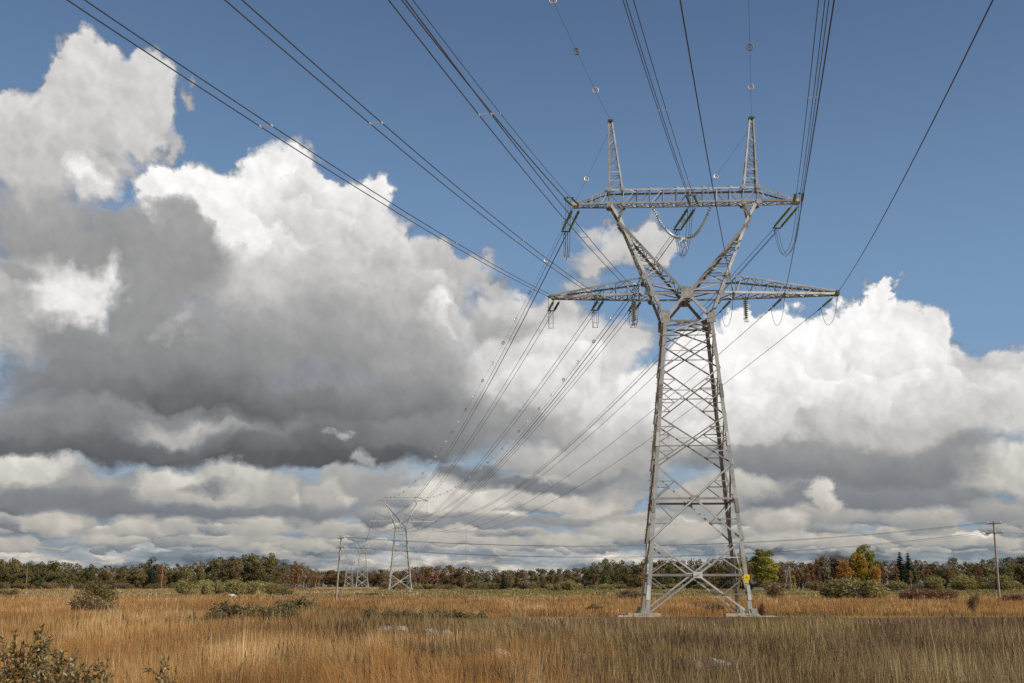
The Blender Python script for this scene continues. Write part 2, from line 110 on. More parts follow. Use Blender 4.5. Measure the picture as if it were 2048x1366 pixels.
    (16.59, 3.7, 1.34, 0.53, 0.8012614679777192, 0.4756307339888597, 0.22, 1), (20.48, 3.61, 1.17, 0.59, 0.7192538551890896, 0.4346269275945448, 0.22, 1), (23.01, 3.58, 0.9, 0.56, 0.7421428335460274, 0.4460714167730137, 0.22, 1), (-21.45, 4.83, 1.62, 1.03, 0.84, 0.74, 0.3, 1),
    (-22.24, 4.69, 1.0, 0.85, 0.84, 0.76, 0.3, 1), (-19.16, 4.46, 1.46, 0.7, 0.66, 0.58, 0.5, 1.1), (-20.75, 3.66, 3.05, 0.64, 0.54, 0.48, 0.5, 1), (-17.86, 3.73, 2.32, 0.79, 0.52, 0.48, 0.5, 1),
    (-15.54, 4.33, 1.51, 1.0, 0.84, 0.72, 0.3, 1), (-12.71, 4.72, 2.0, 0.86, 0.8, 0.66, 0.4, 1), (-14.21, 3.8, 2.84, 0.76, 0.76, 0.6, 0.4, 1), (-11.12, 4.18, 1.34, 0.9, 0.74, 0.62, 0.5, 1.1),
    (-13.8, 4.36, 1.1, 0.31, 0.54, 0.52, 0.7, 1.1), (-8.63, 3.87, 1.36, 0.68, 0.74, 0.6, 0.5, 1.1), (-14.18, 3.31, 5.22, 0.36, 0.52, 0.47, 0.6, 1), (-9.29, 3.3, 3.16, 0.41, 0.56, 0.48, 0.6, 1),
    (-3.12, 4.83, 0.93, 0.83, 0.5, 0.46, 0.4, 1.1), (-1.49, 4.84, 1.4, 0.92, 0.5, 0.46, 0.4, 1), (-3.34, 3.91, 1.39, 1.06, 0.88, 0.8, 0.3, 1), (-1.49, 3.91, 1.86, 0.83, 0.86, 0.78, 0.4, 1),
    (1.31, 5.53, 2.1, 0.97, 0.76, 0.62, 0.4, 1), (3.4, 5.17, 2.09, 0.78, 0.74, 0.6, 0.4, 1), (1.54, 4.26, 2.56, 0.78, 0.82, 0.72, 0.4, 1), (3.85, 3.91, 2.08, 0.83, 0.82, 0.72, 0.4, 1),
    (5.02, 4.82, 2.08, 1.15, 0.7, 0.58, 0.5, 1), (1.3, 4.6, 4.65, 0.32, 0.52, 0.48, 0.6, 1), (-2.87, 2.99, 3.69, 0.32, 0.6, 0.54, 0.6, 1), (1.76, 2.95, 3.7, 0.32, 0.6, 0.54, 0.6, 1),
    (12.27, 3.83, 4.21, 0.81, 0.56, 0.48, 0.5, 1), (8.67, 3.64, 2.04, 0.82, 0.74, 0.58, 0.4, 1), (10.72, 4.19, 2.02, 0.59, 0.8, 0.64, 0.4, 1), (16.84, 3.75, 2.98, 0.79, 0.54, 0.48, 0.5, 1),
    (19.57, 3.8, 2.27, 0.56, 0.56, 0.5, 0.5, 1), (14.14, 3.69, 0.66, 0.53, 0.84, 0.7, 0.4, 1.2), (13.56, 3.02, 3.28, 0.45, 0.7, 0.55, 0.4, 1), (12.23, 2.82, 1.33, 0.49, 0.78, 0.62, 0.35, 1),
    (18.06, 2.96, 2.3, 0.57, 0.72, 0.55, 0.4, 1), (21.56, 3.11, 1.81, 0.6, 0.68, 0.53, 0.4, 1), (-18.38, 2.09, 1.87, 0.35, 0.74, 0.66, 0.6, 1), (-13.03, 1.92, 1.97, 0.31, 0.72, 0.64, 0.6, 1),
    (-9.69, 1.83, 2.02, 0.31, 0.72, 0.66, 0.6, 1), (-3.32, 2.19, 2.07, 0.41, 0.76, 0.66, 0.5, 1), (-0.55, 1.97, 1.85, 0.32, 0.74, 0.66, 0.6, 1), (2.68, 2.13, 2.07, 0.46, 0.78, 0.68, 0.5, 1),
    (5.21, 2.53, 1.61, 0.59, 0.78, 0.66, 0.5, 1), (7.72, 2.29, 1.59, 0.54, 0.76, 0.66, 0.5, 1), (12.19, 2.04, 2.43, 0.4, 0.76, 0.66, 0.5, 1), (15.24, 1.9, 1.93, 0.35, 0.74, 0.66, 0.6, 1),
    (19.04, 1.97, 1.86, 0.39, 0.74, 0.64, 0.5, 1), (21.67, 1.83, 1.4, 0.34, 0.74, 0.64, 0.6, 1), (-21.62, 1.72, 1.6, 0.34, 0.72, 0.64, 0.6, 1), (-20.28, 2.7, 1.43, 0.47, 0.78, 0.68, 0.4, 1),
    (-16.95, 2.65, 1.27, 0.44, 0.78, 0.66, 0.4, 1), (-15.02, 2.63, 1.08, 0.4, 0.76, 0.64, 0.4, 1), (-11.51, 2.53, 1.56, 0.54, 0.74, 0.64, 0.4, 1), (-8.59, 2.51, 1.36, 0.45, 0.72, 0.62, 0.4, 1),
]
def build_world(PUFFS):
    w = bpy.data.worlds.new("World")
    w.use_nodes = True
    T = w.node_tree; T.nodes.clear(); L = T.links
    def N(kind, **kw):
        n = T.nodes.new(kind)
        for k, v in kw.items(): setattr(n, k, v)
        return n
    def put(sock, v):
        if hasattr(v, 'is_linked'): L.new(v, sock)
        else: sock.default_value = v
    def M(op, a, b=0.0, c=0.0, clamp=False):
        n = N('ShaderNodeMath', operation=op, use_clamp=clamp)
        put(n.inputs[0], a); put(n.inputs[1], b); put(n.inputs[2], c)
        return n.outputs[0]
    def V(op, a, b=(0, 0, 0)):
        n = N('ShaderNodeVectorMath', operation=op)
        put(n.inputs[0], a); put(n.inputs[1], b)
        return n.outputs['Value'] if op in ('DOT_PRODUCT', 'LENGTH') else n.outputs[0]
    def SS(x, a, b, c=0.0, d=1.0, kind='SMOOTHSTEP'):
        n = N('ShaderNodeMapRange', interpolation_type=kind)
        put(n.inputs[0], x); put(n.inputs[1], a); put(n.inputs[2], b); put(n.inputs[3], c); put(n.inputs[4], d)
        return n.outputs[0]
    def MIX(f, a, b):
        n = N('ShaderNodeMix', data_type='FLOAT'); put(n.inputs[0], f); put(n.inputs[2], a); put(n.inputs[3], b)
        return n.outputs[0]
    def MIXC(f, a, b):
        n = N('ShaderNodeMix', data_type='RGBA'); put(n.inputs[0], f); put(n.inputs[6], a); put(n.inputs[7], b)
        return n.outputs[2]
    def CHAIN(f, u, t):            # same vector, evaluated after f: keeps the shader's stack short
        n = N('ShaderNodeMix', data_type='VECTOR'); put(n.inputs[0], f); put(n.inputs[4], u); put(n.inputs[5], t)
        return n.outputs[1]
    def noise(vec, scale, detail, rough, color=False, dist=0.0, dim='2D'):
        n = N('ShaderNodeTexNoise', noise_dimensions=dim)
        put(n.inputs['Vector'], vec); n.inputs['Scale'].default_value = scale
        n.inputs['Detail'].default_value = detail; n.inputs['Roughness'].default_value = rough
        n.inputs['Distortion'].default_value = dist
        return n.outputs['Color'] if color else n.outputs[0]
    def puffs(vec, scale, detail, rough):
        n = N('ShaderNodeTexVoronoi', voronoi_dimensions='2D', feature='SMOOTH_F1')
        put(n.inputs['Vector'], vec); n.inputs['Scale'].default_value = scale
        n.inputs['Detail'].default_value = detail; n.inputs['Roughness'].default_value = rough
        n.inputs['Smoothness'].default_value = 0.35
        n.normalize = True
        return n.outputs['Distance']
    tc = N('ShaderNodeTexCoord'); g = V('NORMALIZE', tc.outputs['Generated'])
    sp = N('ShaderNodeSeparateXYZ'); L.new(g, sp.inputs[0]); x, y, z = sp.outputs
    D = 180 / math.pi
    az = M('MULTIPLY', M('ARCTAN2', x, y), D)
    el = M('MAXIMUM', M('MULTIPLY', M('ARCSINE', z), D), 0.0)
    cb = N('ShaderNodeCombineXYZ'); L.new(az, cb.inputs[0]); L.new(el, cb.inputs[1]); p = cb.outputs[0]
    # features shrink and flatten towards the horizon
    near = SS(el, 0.0, 9.0, 0.0, 1.0)
    cb2 = N('ShaderNodeCombineXYZ'); L.new(az, cb2.inputs[0]); L.new(M('MULTIPLY', el, 1.8), cb2.inputs[1]); pl = cb2.outputs[0]
    warp_hi = V('SUBTRACT', noise(p, 0.22, 8.0, 0.58, True), (0.5, 0.5, 0.5))
    warp_lo = V('SUBTRACT', noise(pl, 0.9, 7.0, 0.58, True), (0.5, 0.5, 0.5))
    wm = N('ShaderNodeMix', data_type='VECTOR'); put(wm.inputs[0], near); put(wm.inputs[4], V('MULTIPLY', warp_lo, (1.7, 0.6, 0))); put(wm.inputs[5], V('MULTIPLY', warp_hi, (4.6, 4.2, 0)))
    warp = wm.outputs[1]
    pw = V('ADD', V('ADD', p, warp), (0, 0, 1))
    pbil = V('ADD', p, V('MULTIPLY', warp, (0.25, 0.25, 0)))
    B = puffs(pbil, 0.42, 3.0, 0.55)
    SUN2 = (0.30, 0.42, 0)
    B2 = puffs(V('ADD', pbil, SUN2), 0.42, 3.0, 0.55)
    relief = M('SUBTRACT', B2, B)
    tilt = N('ShaderNodeMapping'); tilt.inputs['Rotation'].default_value = (0.5, 0.6, 0.55); L.new(V('ADD', p, V('MULTIPLY', warp, (0.3, 0.3, 0))), tilt.inputs[0]); pt = tilt.outputs[0]
    fine = noise(pt, 0.7, 8.0, 0.58, dim='3D')
    fine2 = noise(V('ADD', pt, (0.17, 0.14, -0.10)), 0.7, 8.0, 0.58, dim='3D')
    relief2 = M('SUBTRACT', fine, fine2)
    edge = M('ADD', M('MULTIPLY', M('SUBTRACT', B, 0.4), 1.1), M('MULTIPLY', M('SUBTRACT', fine, 0.5), 0.9))
    edge = M('MULTIPLY', edge, SS(el, 0.0, 9.0, 0.35, 1.0))
    # thin far deck along the horizon and clouds elsewhere round the sky
    deck_n = noise(V('MULTIPLY', pw, (0.16, 0.75, 0)), 1.0, 7.0, 0.6)
    deck_a = M('MULTIPLY', SS(deck_n, 0.40, 0.58), SS(el, 5.5, 2.5))
    deck_a = M('MAXIMUM', deck_a, SS(el, 3.5, 0.2, 0.0, 0.85))
    deck_n2 = noise(V('ADD', V('MULTIPLY', pw, (0.16, 0.75, 0)), (0.03, 0.28, 0)), 1.0, 7.0, 0.6)
    deck_v = M('ADD', 0.58, M('MULTIPLY', M('SUBTRACT', deck_n, deck_n2), 1.5))
    wide_n = noise(V('MULTIPLY', p, (0.03, 0.09, 0)), 1.0, 6.0, 0.58)
    outside = SS(M('ABSOLUTE', az), 29.0, 40.0)
    wide_a = M('MULTIPLY', SS(wide_n, 0.52, 0.62), M('MULTIPLY', outside, SS(el, 0.0, 6.0)))
    val = MIX(M('MULTIPLY', outside, SS(el, 3.0, 8.0)), deck_v, SS(wide_n, 0.47, 0.75, 0.95, 0.5))
    cov = M('MAXIMUM', deck_a, wide_a)
    torn = V('ADD', p, V('MULTIPLY', warp, (1.35, 1.35, 0)))
    # the cloud masses, painted back to front in batches: each batch is one node group
    main = T; n_done = 0
    for k in range(0, len(PUFFS), 14):
        G = bpy.data.node_groups.new('cloud_batch', 'ShaderNodeTree'); T = G; L = G.links
        for nm, ty in (('far', 'NodeSocketVector'), ('torn', 'NodeSocketVector'), ('edge', 'NodeSocketFloat'), ('val', 'NodeSocketFloat'), ('cov', 'NodeSocketFloat')):
            G.interface.new_socket(nm, in_out='INPUT', socket_type=ty)
        for nm in ('val', 'cov'):
            G.interface.new_socket(nm, in_out='OUTPUT', socket_type='NodeSocketFloat')
        gi = N('NodeGroupInput').outputs; gv, gc = gi[3], gi[4]; pos = [gi[0], gi[1]]; alt = [V('ADD', u, (1e-5, 0, 0)) for u in pos]
        for (cx, cy, rx, ry, vt, vb, soft, wk) in PUFFS[k:k + 14]:
            mv = N('ShaderNodeVectorMath', operation='MULTIPLY_ADD')
            L.new(pos[0 if wk == 1 else 1], mv.inputs[0])
            mv.inputs[1].default_value = (1 / rx, 1 / ry, 0); mv.inputs[2].default_value = (-cx / rx, -cy / ry, 0)
            q = mv.outputs[0]
            rho = M('MULTIPLY_ADD', gi[2], (1.0 - 0.6 * min(1.0, soft)) * 1.25 / (0.55 + math.sqrt(rx * ry)), V('LENGTH', q))
            kk = 1.0 / (1.2 * soft)
            a = M('MULTIPLY_ADD', rho, -kk, (1.0 + 0.2 * soft) * kk, True)
            gm, gd = (vt + vb) / 2 + 0.06 * (vt - vb), 0.62 * (vt - vb)     # value = a plane rising towards the sun
            v = V('DOT_PRODUCT', pos[0], (0.35 * gd / rx, 0.94 * gd / ry, gm - 0.35 * gd * cx / rx - 0.94 * gd * cy / ry))
            gv = MIX(a, gv, v)
            gc = MIX(a, gc, 1.0)
            n_done += 1
            if n_done % 5 == 0: pos = [CHAIN(gv, u, t) for u, t in zip(pos, alt)]
        go = N('NodeGroupOutput'); L.new(gv, go.inputs[0]); L.new(gc, go.inputs[1])
        T = main; L = T.links
        gn = N('ShaderNodeGroup'); gn.node_tree = G
        for i, s in enumerate((pw, torn, edge, val, cov)): L.new(s, gn.inputs[i])
        val, cov = gn.outputs[0], gn.outputs[1]
    amp = SS(val, 0.45, 0.9, 0.22, 1.0)
    val = M('ADD', val, M('MULTIPLY', amp, M('ADD', M('MULTIPLY', relief, 0.24), M('MULTIPLY', relief2, 0.20))))
    val = M('MINIMUM', M('MAXIMUM', val, 0.1), 1.02)
    lin = M('POWER', val, 2.2)
    tint_hi = MIXC(SS(val, 0.35, 0.8), (0.975, 1.0, 1.04, 1), (1.0, 0.988, 0.97, 1))
    tint_lo = MIXC(SS(val, 0.48, 0.74), (0.92, 1.0, 1.09, 1), (1.0, 0.95, 0.85, 1))
    tint = MIXC(SS(el, 2.0, 9.0), tint_lo, tint_hi)
    vm = N('ShaderNodeVectorMath', operation='SCALE'); L.new(tint, vm.inputs[0]); L.new(M('MULTIPLY', lin, 10.0), vm.inputs['Scale'])
    cloud = vm.outputs[0]
    sky = N('ShaderNodeTexSky', sky_type='NISHITA'); sky.sun_disc = False
    sky.sun_elevation = SUN_EL; sky.sun_rotation = SUN_ROT
    sky.altitude = 0; sky.air_density = 1.0; sky.dust_density = 0.0; sky.ozone_density = 3.0
    hs = N('ShaderNodeHueSaturation'); hs.inputs['Saturation'].default_value = SKY_SAT; hs.inputs['Value'].default_value = SKY_VAL
    L.new(sky.outputs[0], hs.inputs['Color'])
    clear = MIXC(SS(el, 27.0, 7.0, 0.0, 0.6), hs.outputs[0], (2.1, 3.5, 5.7, 1))
    low = MIXC(SS(el, 12.0, 0.5, 0.0, 0.92), clear, (2.9, 3.7, 4.5, 1))      # pale moist air low over the wood
    col = MIXC(cov, low, cloud)
    bg = N('ShaderNodeBackground'); bg.inputs['Strength'].default_value = 0.1
    L.new(col, bg.inputs[0])
    out = N('ShaderNodeOutputWorld'); L.new(bg.outputs[0], out.inputs[0])
    scene.world = w
build_world(PUFFS)
scene.world.cycles.sampling_method = 'NONE'

# ------------------------------------------------------------------ helpers
def tag(o, label=None, cat=None, group=None, kind=None):
    if label: o['label'] = label
    if cat: o['category'] = cat
    if group: o['group'] = group
    if kind: o['kind'] = kind
    return o
def empty(name, loc=(0, 0, 0), rz=0.0):
    o = bpy.data.objects.new(name, None); COL.objects.link(o); o.location = loc; o.rotation_euler = (0, 0, rz)
    o.empty_display_size = 0.3
    return o
def copy_tree(o, parent=None, skip=()):
    c = o.copy(); COL.objects.link(c)
    if parent: c.parent = parent
    for ch in list(o.children):
        if ch.name.split('.')[0] not in skip: copy_tree(ch, c, skip)
    return c
def nrm(v):
    v = np.asarray(v, float); n = np.linalg.norm(v); return v / n if n > 1e-9 else v

def gz(y):
    """the meadow rises a little towards the far wood"""
    t = min(1.0, max(0.0, (y - 225.0) / 300.0)); return 1.35 * t * t * (3 - 2 * t)

class MB:
    """Collects boxes, angle sections, tubes and lathes and links them as ONE mesh object."""
    def __init__(s): s.v = []; s.f = []
    def add(s, vs, fs):
        b = len(s.v); s.v.extend(tuple(map(float, x)) for x in vs); s.f.extend(tuple(i + b for i in f) for f in fs)
    def obox(s, o, a, b, c):
        o, a, b, c = map(np.asarray, (o, a, b, c))
        s.add([o, o + a, o + a + b, o + b, o + c, o + a + c, o + a + b + c, o + b + c],
              [(0, 3, 2, 1), (4, 5, 6, 7), (0, 1, 5, 4), (1, 2, 6, 5), (2, 3, 7, 6), (3, 0, 4, 7)])
    def box(s, c, d):
        c = np.asarray(c, float); d = np.asarray(d, float)
        s.obox(c - d / 2, (d[0], 0, 0), (0, d[1], 0), (0, 0, d[2]))
    def angle(s, p, q, w, nor, t=0.014):
        """steel angle from p to q: one flange lies in the plane whose inward normal is nor, the other stands on it"""
        p, q = np.asarray(p, float), np.asarray(q, float); d = nrm(q - p); n = np.asarray(nor, float)
        n = nrm(n - d * np.dot(n, d)); u = nrm(np.cross(n, d)); L = q - p
        s.obox(p - u * w / 2, L, u * w, n * t)
        s.obox(p - u * w / 2 + n * t, L, u * t, n * (w - t))
    def thin(s, p, q, w, nor): s.angle(p, q, w * .72, nor, .012)
    def leg(s, p, q, w, u, v, t=0.022):
        p, q = np.asarray(p, float), np.asarray(q, float); L = q - p; d = nrm(L)
        u = np.asarray(u, float); u = nrm(u - d * np.dot(u, d)); v = np.asarray(v, float); v = v - d * np.dot(v, d); v = nrm(v - u * np.dot(u, v))
        s.obox(p, L, u * w, v * t); s.obox(p + v * t, L, v * (w - t), u * t)
    def tube(s, pts, r, n=6, r1=None):
        pts = [np.asarray(p, float) for p in pts]; m = len(pts); b = len(s.v)
        for i, p in enumerate(pts):
            d = nrm(pts[min(i + 1, m - 1)] - pts[max(i - 1, 0)])
            a = nrm(np.cross(d, (0, 0, 1) if abs(d[2]) < .9 else (1, 0, 0))); c = np.cross(d, a)
            rr = r if r1 is None else r + (r1 - r) * i / (m - 1)
            for k in range(n):
                t = 2 * math.pi * k / n; s.v.append(tuple(p + rr * (math.cos(t) * a + math.sin(t) * c)))
        for i in range(m - 1):
            for k in range(n):
                s.f.append((b + i * n + k, b + i * n + (k + 1) % n, b + (i + 1) * n + (k + 1) % n, b + (i + 1) * n + k))
        s.f.append(tuple(b + k for k in range(n))[::-1]); s.f.append(tuple(b + (m - 1) * n + k for k in range(n)))
    def lathe(s, o, d, prof, n=8):
        o = np.asarray(o, float); d = nrm(d); a = nrm(np.cross(d, (0, 0, 1) if abs(d[2]) < .9 else (1, 0, 0))); c = np.cross(d, a); b = len(s.v)
        for (r, h) in prof:
            for k in range(n):
                t = 2 * math.pi * k / n; s.v.append(tuple(o + d * h + r * (math.cos(t) * a + math.sin(t) * c)))
        for i in range(len(prof) - 1):
            for k in range(n):
                s.f.append((b + i * n + k, b + i * n + (k + 1) % n, b + (i + 1) * n + (k + 1) % n, b + (i + 1) * n + k))
    def torus(s, o, d, R, r, n=12, m=5):
        o = np.asarray(o, float); d = nrm(d); a = nrm(np.cross(d, (0, 0, 1) if abs(d[2]) < .9 else (1, 0, 0))); c = np.cross(d, a); b = len(s.v)
        for i in range(n):
            t = 2 * math.pi * i / n; e = math.cos(t) * a + math.sin(t) * c
            for k in range(m):
                p = 2 * math.pi * k / m; s.v.append(tuple(o + e * (R + r * math.cos(p)) + d * r * math.sin(p)))
        for i in range(n):
            for k in range(m):
                s.f.append((b + i * m + k, b + ((i + 1) % n) * m + k, b + ((i + 1) % n) * m + (k + 1) % m, b + i * m + (k + 1) % m))
    def build(s, name, mat, parent=None, smooth=False):
        me = bpy.data.meshes.new(name); me.from_pydata(s.v, [], s.f); me.materials.append(mat); me.update()
        if smooth: me.polygons.foreach_set('use_smooth', [True] * len(me.polygons))
        o = bpy.data.objects.new(name, me); COL.objects.link(o)
        if parent: o.parent = parent
        return o

def np_mesh(name, verts, faces4, faces3, mat, tint=None, parent=None):
    """verts (n,3); faces4 (a,4); faces3 (b,3); tint one number per vertex"""
    me = bpy.data.meshes.new(name); n = len(verts); a, b = len(faces4), len(faces3)
    me.vertices.add(n); me.vertices.foreach_set('co', np.ascontiguousarray(verts, np.float32).ravel())
    me.loops.add(4 * a + 3 * b); me.polygons.add(a + b)
    li = np.concatenate([np.asarray(faces4, np.int32).ravel(), np.asarray(faces3, np.int32).ravel()]) if b else np.asarray(faces4, np.int32).ravel()
    me.loops.foreach_set('vertex_index', li)
    st = np.concatenate([np.arange(a) * 4, 4 * a + np.arange(b) * 3]).astype(np.int32)
    me.polygons.foreach_set('loop_start', st)
    me.update(calc_edges=True)
    if tint is not None:
        at_ = me.attributes.new('tint', 'FLOAT', 'POINT'); at_.data.foreach_set('value', np.ascontiguousarray(tint, np.float32))
    me.materials.append(mat); me.validate()
    o = bpy.data.objects.new(name, me); COL.objects.link(o)
    if parent: o.parent = parent
    return o

# ------------------------------------------------------------------ materials
def mat_new(name):
    m = bpy.data.materials.new(name); m.use_nodes = True; t = m.node_tree; t.nodes.clear()
    out = t.nodes.new('ShaderNodeOutputMaterial'); return m, t, out
def ramp(t, fac, stops):
    r = t.nodes.new('ShaderNodeValToRGB'); t.links.new(fac, r.inputs[0]); e = r.color_ramp.elements
    while len(e) < len(stops): e.new(0.5)
    for el_, (p, c) in zip(e, stops): el_.position = p; el_.color = (*c, 1)
    return r.outputs[0]
def surface(name, stops, scale=3.0, rough=0.7, metal=0.0, detail=6.0, bump=0.0, bscale=None, spec=0.4, stretch=(1, 1, 1), noise_rough=0.6):
    """noise-driven colour and a little bump"""
    m, t, out = mat_new(name)
    tc = t.nodes.new('ShaderNodeTexCoord'); mp = t.nodes.new('ShaderNodeMapping'); mp.inputs['Scale'].default_value = stretch
    t.links.new(tc.outputs['Object'], mp.inputs[0])
    n = t.nodes.new('ShaderNodeTexNoise'); n.inputs['Scale'].default_value = scale; n.inputs['Detail'].default_value = detail; n.inputs['Roughness'].default_value = noise_rough
    t.links.new(mp.outputs[0], n.inputs['Vector'])
    b = t.nodes.new('ShaderNodeBsdfPrincipled'); t.links.new(ramp(t, n.outputs[0], stops), b.inputs['Base Color'])
    b.inputs['Roughness'].default_value = rough; b.inputs['Metallic'].default_value = metal; b.inputs['Specular IOR Level'].default_value = spec
    if bump:
        n2 = t.nodes.new('ShaderNodeTexNoise'); n2.inputs['Scale'].default_value = bscale or scale * 3; n2.inputs['Detail'].default_value = 8
        t.links.new(mp.outputs[0], n2.inputs['Vector'])
        bp = t.nodes.new('ShaderNodeBump'); bp.inputs['Strength'].default_value = bump; t.links.new(n2.outputs[0], bp.inputs['Height'])
        t.links.new(bp.outputs[0], b.inputs['Normal'])
    t.links.new(b.outputs[0], out.inputs[0]); return m
def leafy(name, stops, trans=0.3, vary=0.25, rough=0.6):
    """leaves and blades: colour by each one's own tint and by the plant; some light passes through"""
    m, t, out = mat_new(name)
    a = t.nodes.new('ShaderNodeAttribute'); a.attribute_name = 'tint'
    c = ramp(t, a.outputs['Fac'], stops)
    oi = t.nodes.new('ShaderNodeObjectInfo')
    mr = t.nodes.new('ShaderNodeMapRange'); t.links.new(oi.outputs['Random'], mr.inputs[0]); mr.inputs[3].default_value = 1 - vary; mr.inputs[4].default_value = 1 + vary
    hs = t.nodes.new('ShaderNodeHueSaturation'); t.links.new(c, hs.inputs['Color']); t.links.new(mr.outputs[0], hs.inputs['Value'])
    d = t.nodes.new('ShaderNodeBsdfPrincipled'); t.links.new(hs.outputs[0], d.inputs['Base Color']); d.inputs['Roughness'].default_value = rough; d.inputs['Specular IOR Level'].default_value = 0.25
    tr = t.nodes.new('ShaderNodeBsdfTranslucent'); t.links.new(hs.outputs[0], tr.inputs[0])
    mx = t.nodes.new('ShaderNodeMixShader'); mx.inputs[0].default_value = trans
    t.links.new(d.outputs[0], mx.inputs[1]); t.links.new(tr.outputs[0], mx.inputs[2]); t.links.new(mx.outputs[0], out.inputs[0]); return m

def steel(name):
    """galvanised angles: every member weathered a little differently, with dull and rusty patches"""
    m, t, out = mat_new(name); L = t.links
    tc = t.nodes.new('ShaderNodeTexCoord'); g = t.nodes.new('ShaderNodeNewGeometry')
    n = t.nodes.new('ShaderNodeTexNoise'); n.inputs['Scale'].default_value = .9; n.inputs['Detail'].default_value = 9; n.inputs['Roughness'].default_value = .72; L.new(tc.outputs['Object'], n.inputs['Vector'])
    n2 = t.nodes.new('ShaderNodeTexNoise'); n2.inputs['Scale'].default_value = 3.5; n2.inputs['Detail'].default_value = 8; L.new(tc.outputs['Object'], n2.inputs['Vector'])
    zinc = ramp(t, n.outputs[0], [(.3, (.23, .228, .215)), (.45, (.345, .343, .33)), (.6, (.43, .43, .418)), (.8, (.55, .55, .54))])
    member = ramp(t, g.outputs['Random Per Island'], [(0, (.42, .39, .34)), (.3, (.72, .69, .62)), (.65, (1, .99, .95)), (.85, (1.25, 1.25, 1.22)), (1, (1.6, 1.6, 1.57))])
    mu = t.nodes.new('ShaderNodeMix'); mu.data_type = 'RGBA'; mu.blend_type = 'MULTIPLY'; mu.inputs[0].default_value = 1; L.new(zinc, mu.inputs[6]); L.new(member, mu.inputs[7])
    rust = ramp(t, n2.outputs[0], [(.62, (0, 0, 0)), (.76, (1, 1, 1))])
    mx = t.nodes.new('ShaderNodeMix'); mx.data_type = 'RGBA'; L.new(rust, mx.inputs[0]); L.new(mu.outputs[2], mx.inputs[6]); mx.inputs[7].default_value = (.20, .135, .085, 1)
    p = t.nodes.new('ShaderNodeBsdfPrincipled'); L.new(mx.outputs[2], p.inputs['Base Color']); p.inputs['Roughness'].default_value = .55; p.inputs['Metallic'].default_value = .2
    L.new(p.outputs[0], out.inputs[0]); return m
STEEL = steel('galvanised_steel')
PLATE = surface('plate_steel', [(0.3, (.25, .235, .195)), (0.6, (.40, .385, .335)), (0.8, (.50, .485, .43))], scale=5.0, rough=0.6, metal=0.2)
CONCRETE = surface('pale_concrete', [(0.3, (.30, .255, .175)), (0.55, (.43, .375, .27)), (0.8, (.52, .46, .345))], scale=4.0, rough=0.95, bump=0.4)
WIRE = surface('weathered_wire', [(0.3, (.05, .05, .055)), (0.7, (.09, .09, .095))], scale=2.0, rough=0.55, metal=0.5)
FITTING = surface('light_fitting', [(0.3, (.55, .54, .52)), (0.7, (.72, .71, .70))], scale=8.0, rough=0.45, metal=0.3)
DARKFIT = surface('dark_fitting', [(0.3, (.05, .05, .05)), (0.7, (.11, .105, .10))], scale=8.0, rough=0.6, metal=0.3)
GREYRING = surface('grey_ring', [(0.3, (.16, .16, .16)), (0.7, (.24, .24, .24))], scale=8.0, rough=0.6)
GLASS = surface('green_glass_discs', [(0.3, (.08, .14, .09)), (0.7, (.19, .28, .19))], scale=6.0, rough=0.18, spec=0.8)
PALEGLASS = surface('pale_green_discs', [(0.3, (.30, .36, .30)), (0.7, (.50, .56, .48))], scale=6.0, rough=0.2, spec=0.7)
YELLOW = surface('yellow_enamel', [(0.3, (.80, .55, .01)), (0.7, (.85, .62, .02))], scale=5.0, rough=0.4)
AMBER = surface('amber_mark', [(0.3, (.40, .25, .01)), (0.7, (.46, .29, .015))], scale=5.0, rough=0.5)
WOOD = surface('grey_pole_wood', [(0.3, (.20, .165, .12)), (0.55, (.32, .27, .20)), (0.8, (.42, .36, .27))], scale=2.0, rough=0.9, stretch=(4, 4, 0.6), bump=0.3)
GRANITE = surface('field_granite', [(0.36, (.07, .062, .052)), (0.46, (.19, .17, .14)), (0.56, (.32, .29, .24)), (0.68, (.56, .52, .45))], scale=5.0, rough=0.95, bump=1.0, bscale=9, detail=10, noise_rough=0.8)
PINKROCK = surface('pink_granite', [(0.3, (.34, .22, .17)), (0.6, (.52, .38, .31)), (0.8, (.62, .5, .43))], scale=3.0, rough=0.95, bump=0.6)
BARK = surface('brown_bark', [(0.3, (.06, .05, .04)), (0.7, (.14, .12, .10))], scale=3.0, rough=0.95)
GREYBARK = surface('grey_bark', [(0.3, (.14, .125, .11)), (0.7, (.27, .25, .22))], scale=3.0, rough=0.95)
BIRCHBARK = surface('birch_bark', [(0.33, (.10, .09, .08)), (0.42, (.55, .52, .47)), (0.8, (.74, .71, .66))], scale=2.2, rough=0.9, stretch=(1, 1, 2.5))

# ------------------------------------------------------------------ the lattice tower (local frame: x along the crossarms, y along the line, z up)
TX, TY, TYAW = 13.25, 91.0, math.radians(-3.3)
ZB, ZW = 0.32, 22.05                                    # footing top, waist
def hw(z): return 3.7 + (1.8 - 3.7) * (z - ZB) / (ZW - ZB)
def hd(z): return 1.8 - 0.6 * (z - ZW) / 3.25 if z < 25.3 else 1.2 - 0.6 * (z - 25.3) / 6.0
LEVELS = [ZB, 5.55, 11.0, 14.55, 18.1, 20.65, ZW]
ZL, ZL2, ZU, ZU2, ZPK, ZJ = 23.95, 25.35, 31.3, 32.5, 38.25, 29.9
rt = random.Random(5)

def face_frame(k):          # four body faces: origin sign, direction along the face, inward normal
    return [((1, 0, 0), (0, 1, 0)), ((0, 1, 0), (-1, 0, 0)), ((-1, 0, 0), (0, -1, 0)), ((0, -1, 0), (1, 0, 0))][k]
def fpt(k, s, z):           # point on face k, s = -1..1 across it
    a, n = face_frame(k); h = hw(z)
    return (a[0] * h * s - n[0] * h, a[1] * h * s - n[1] * h, z)

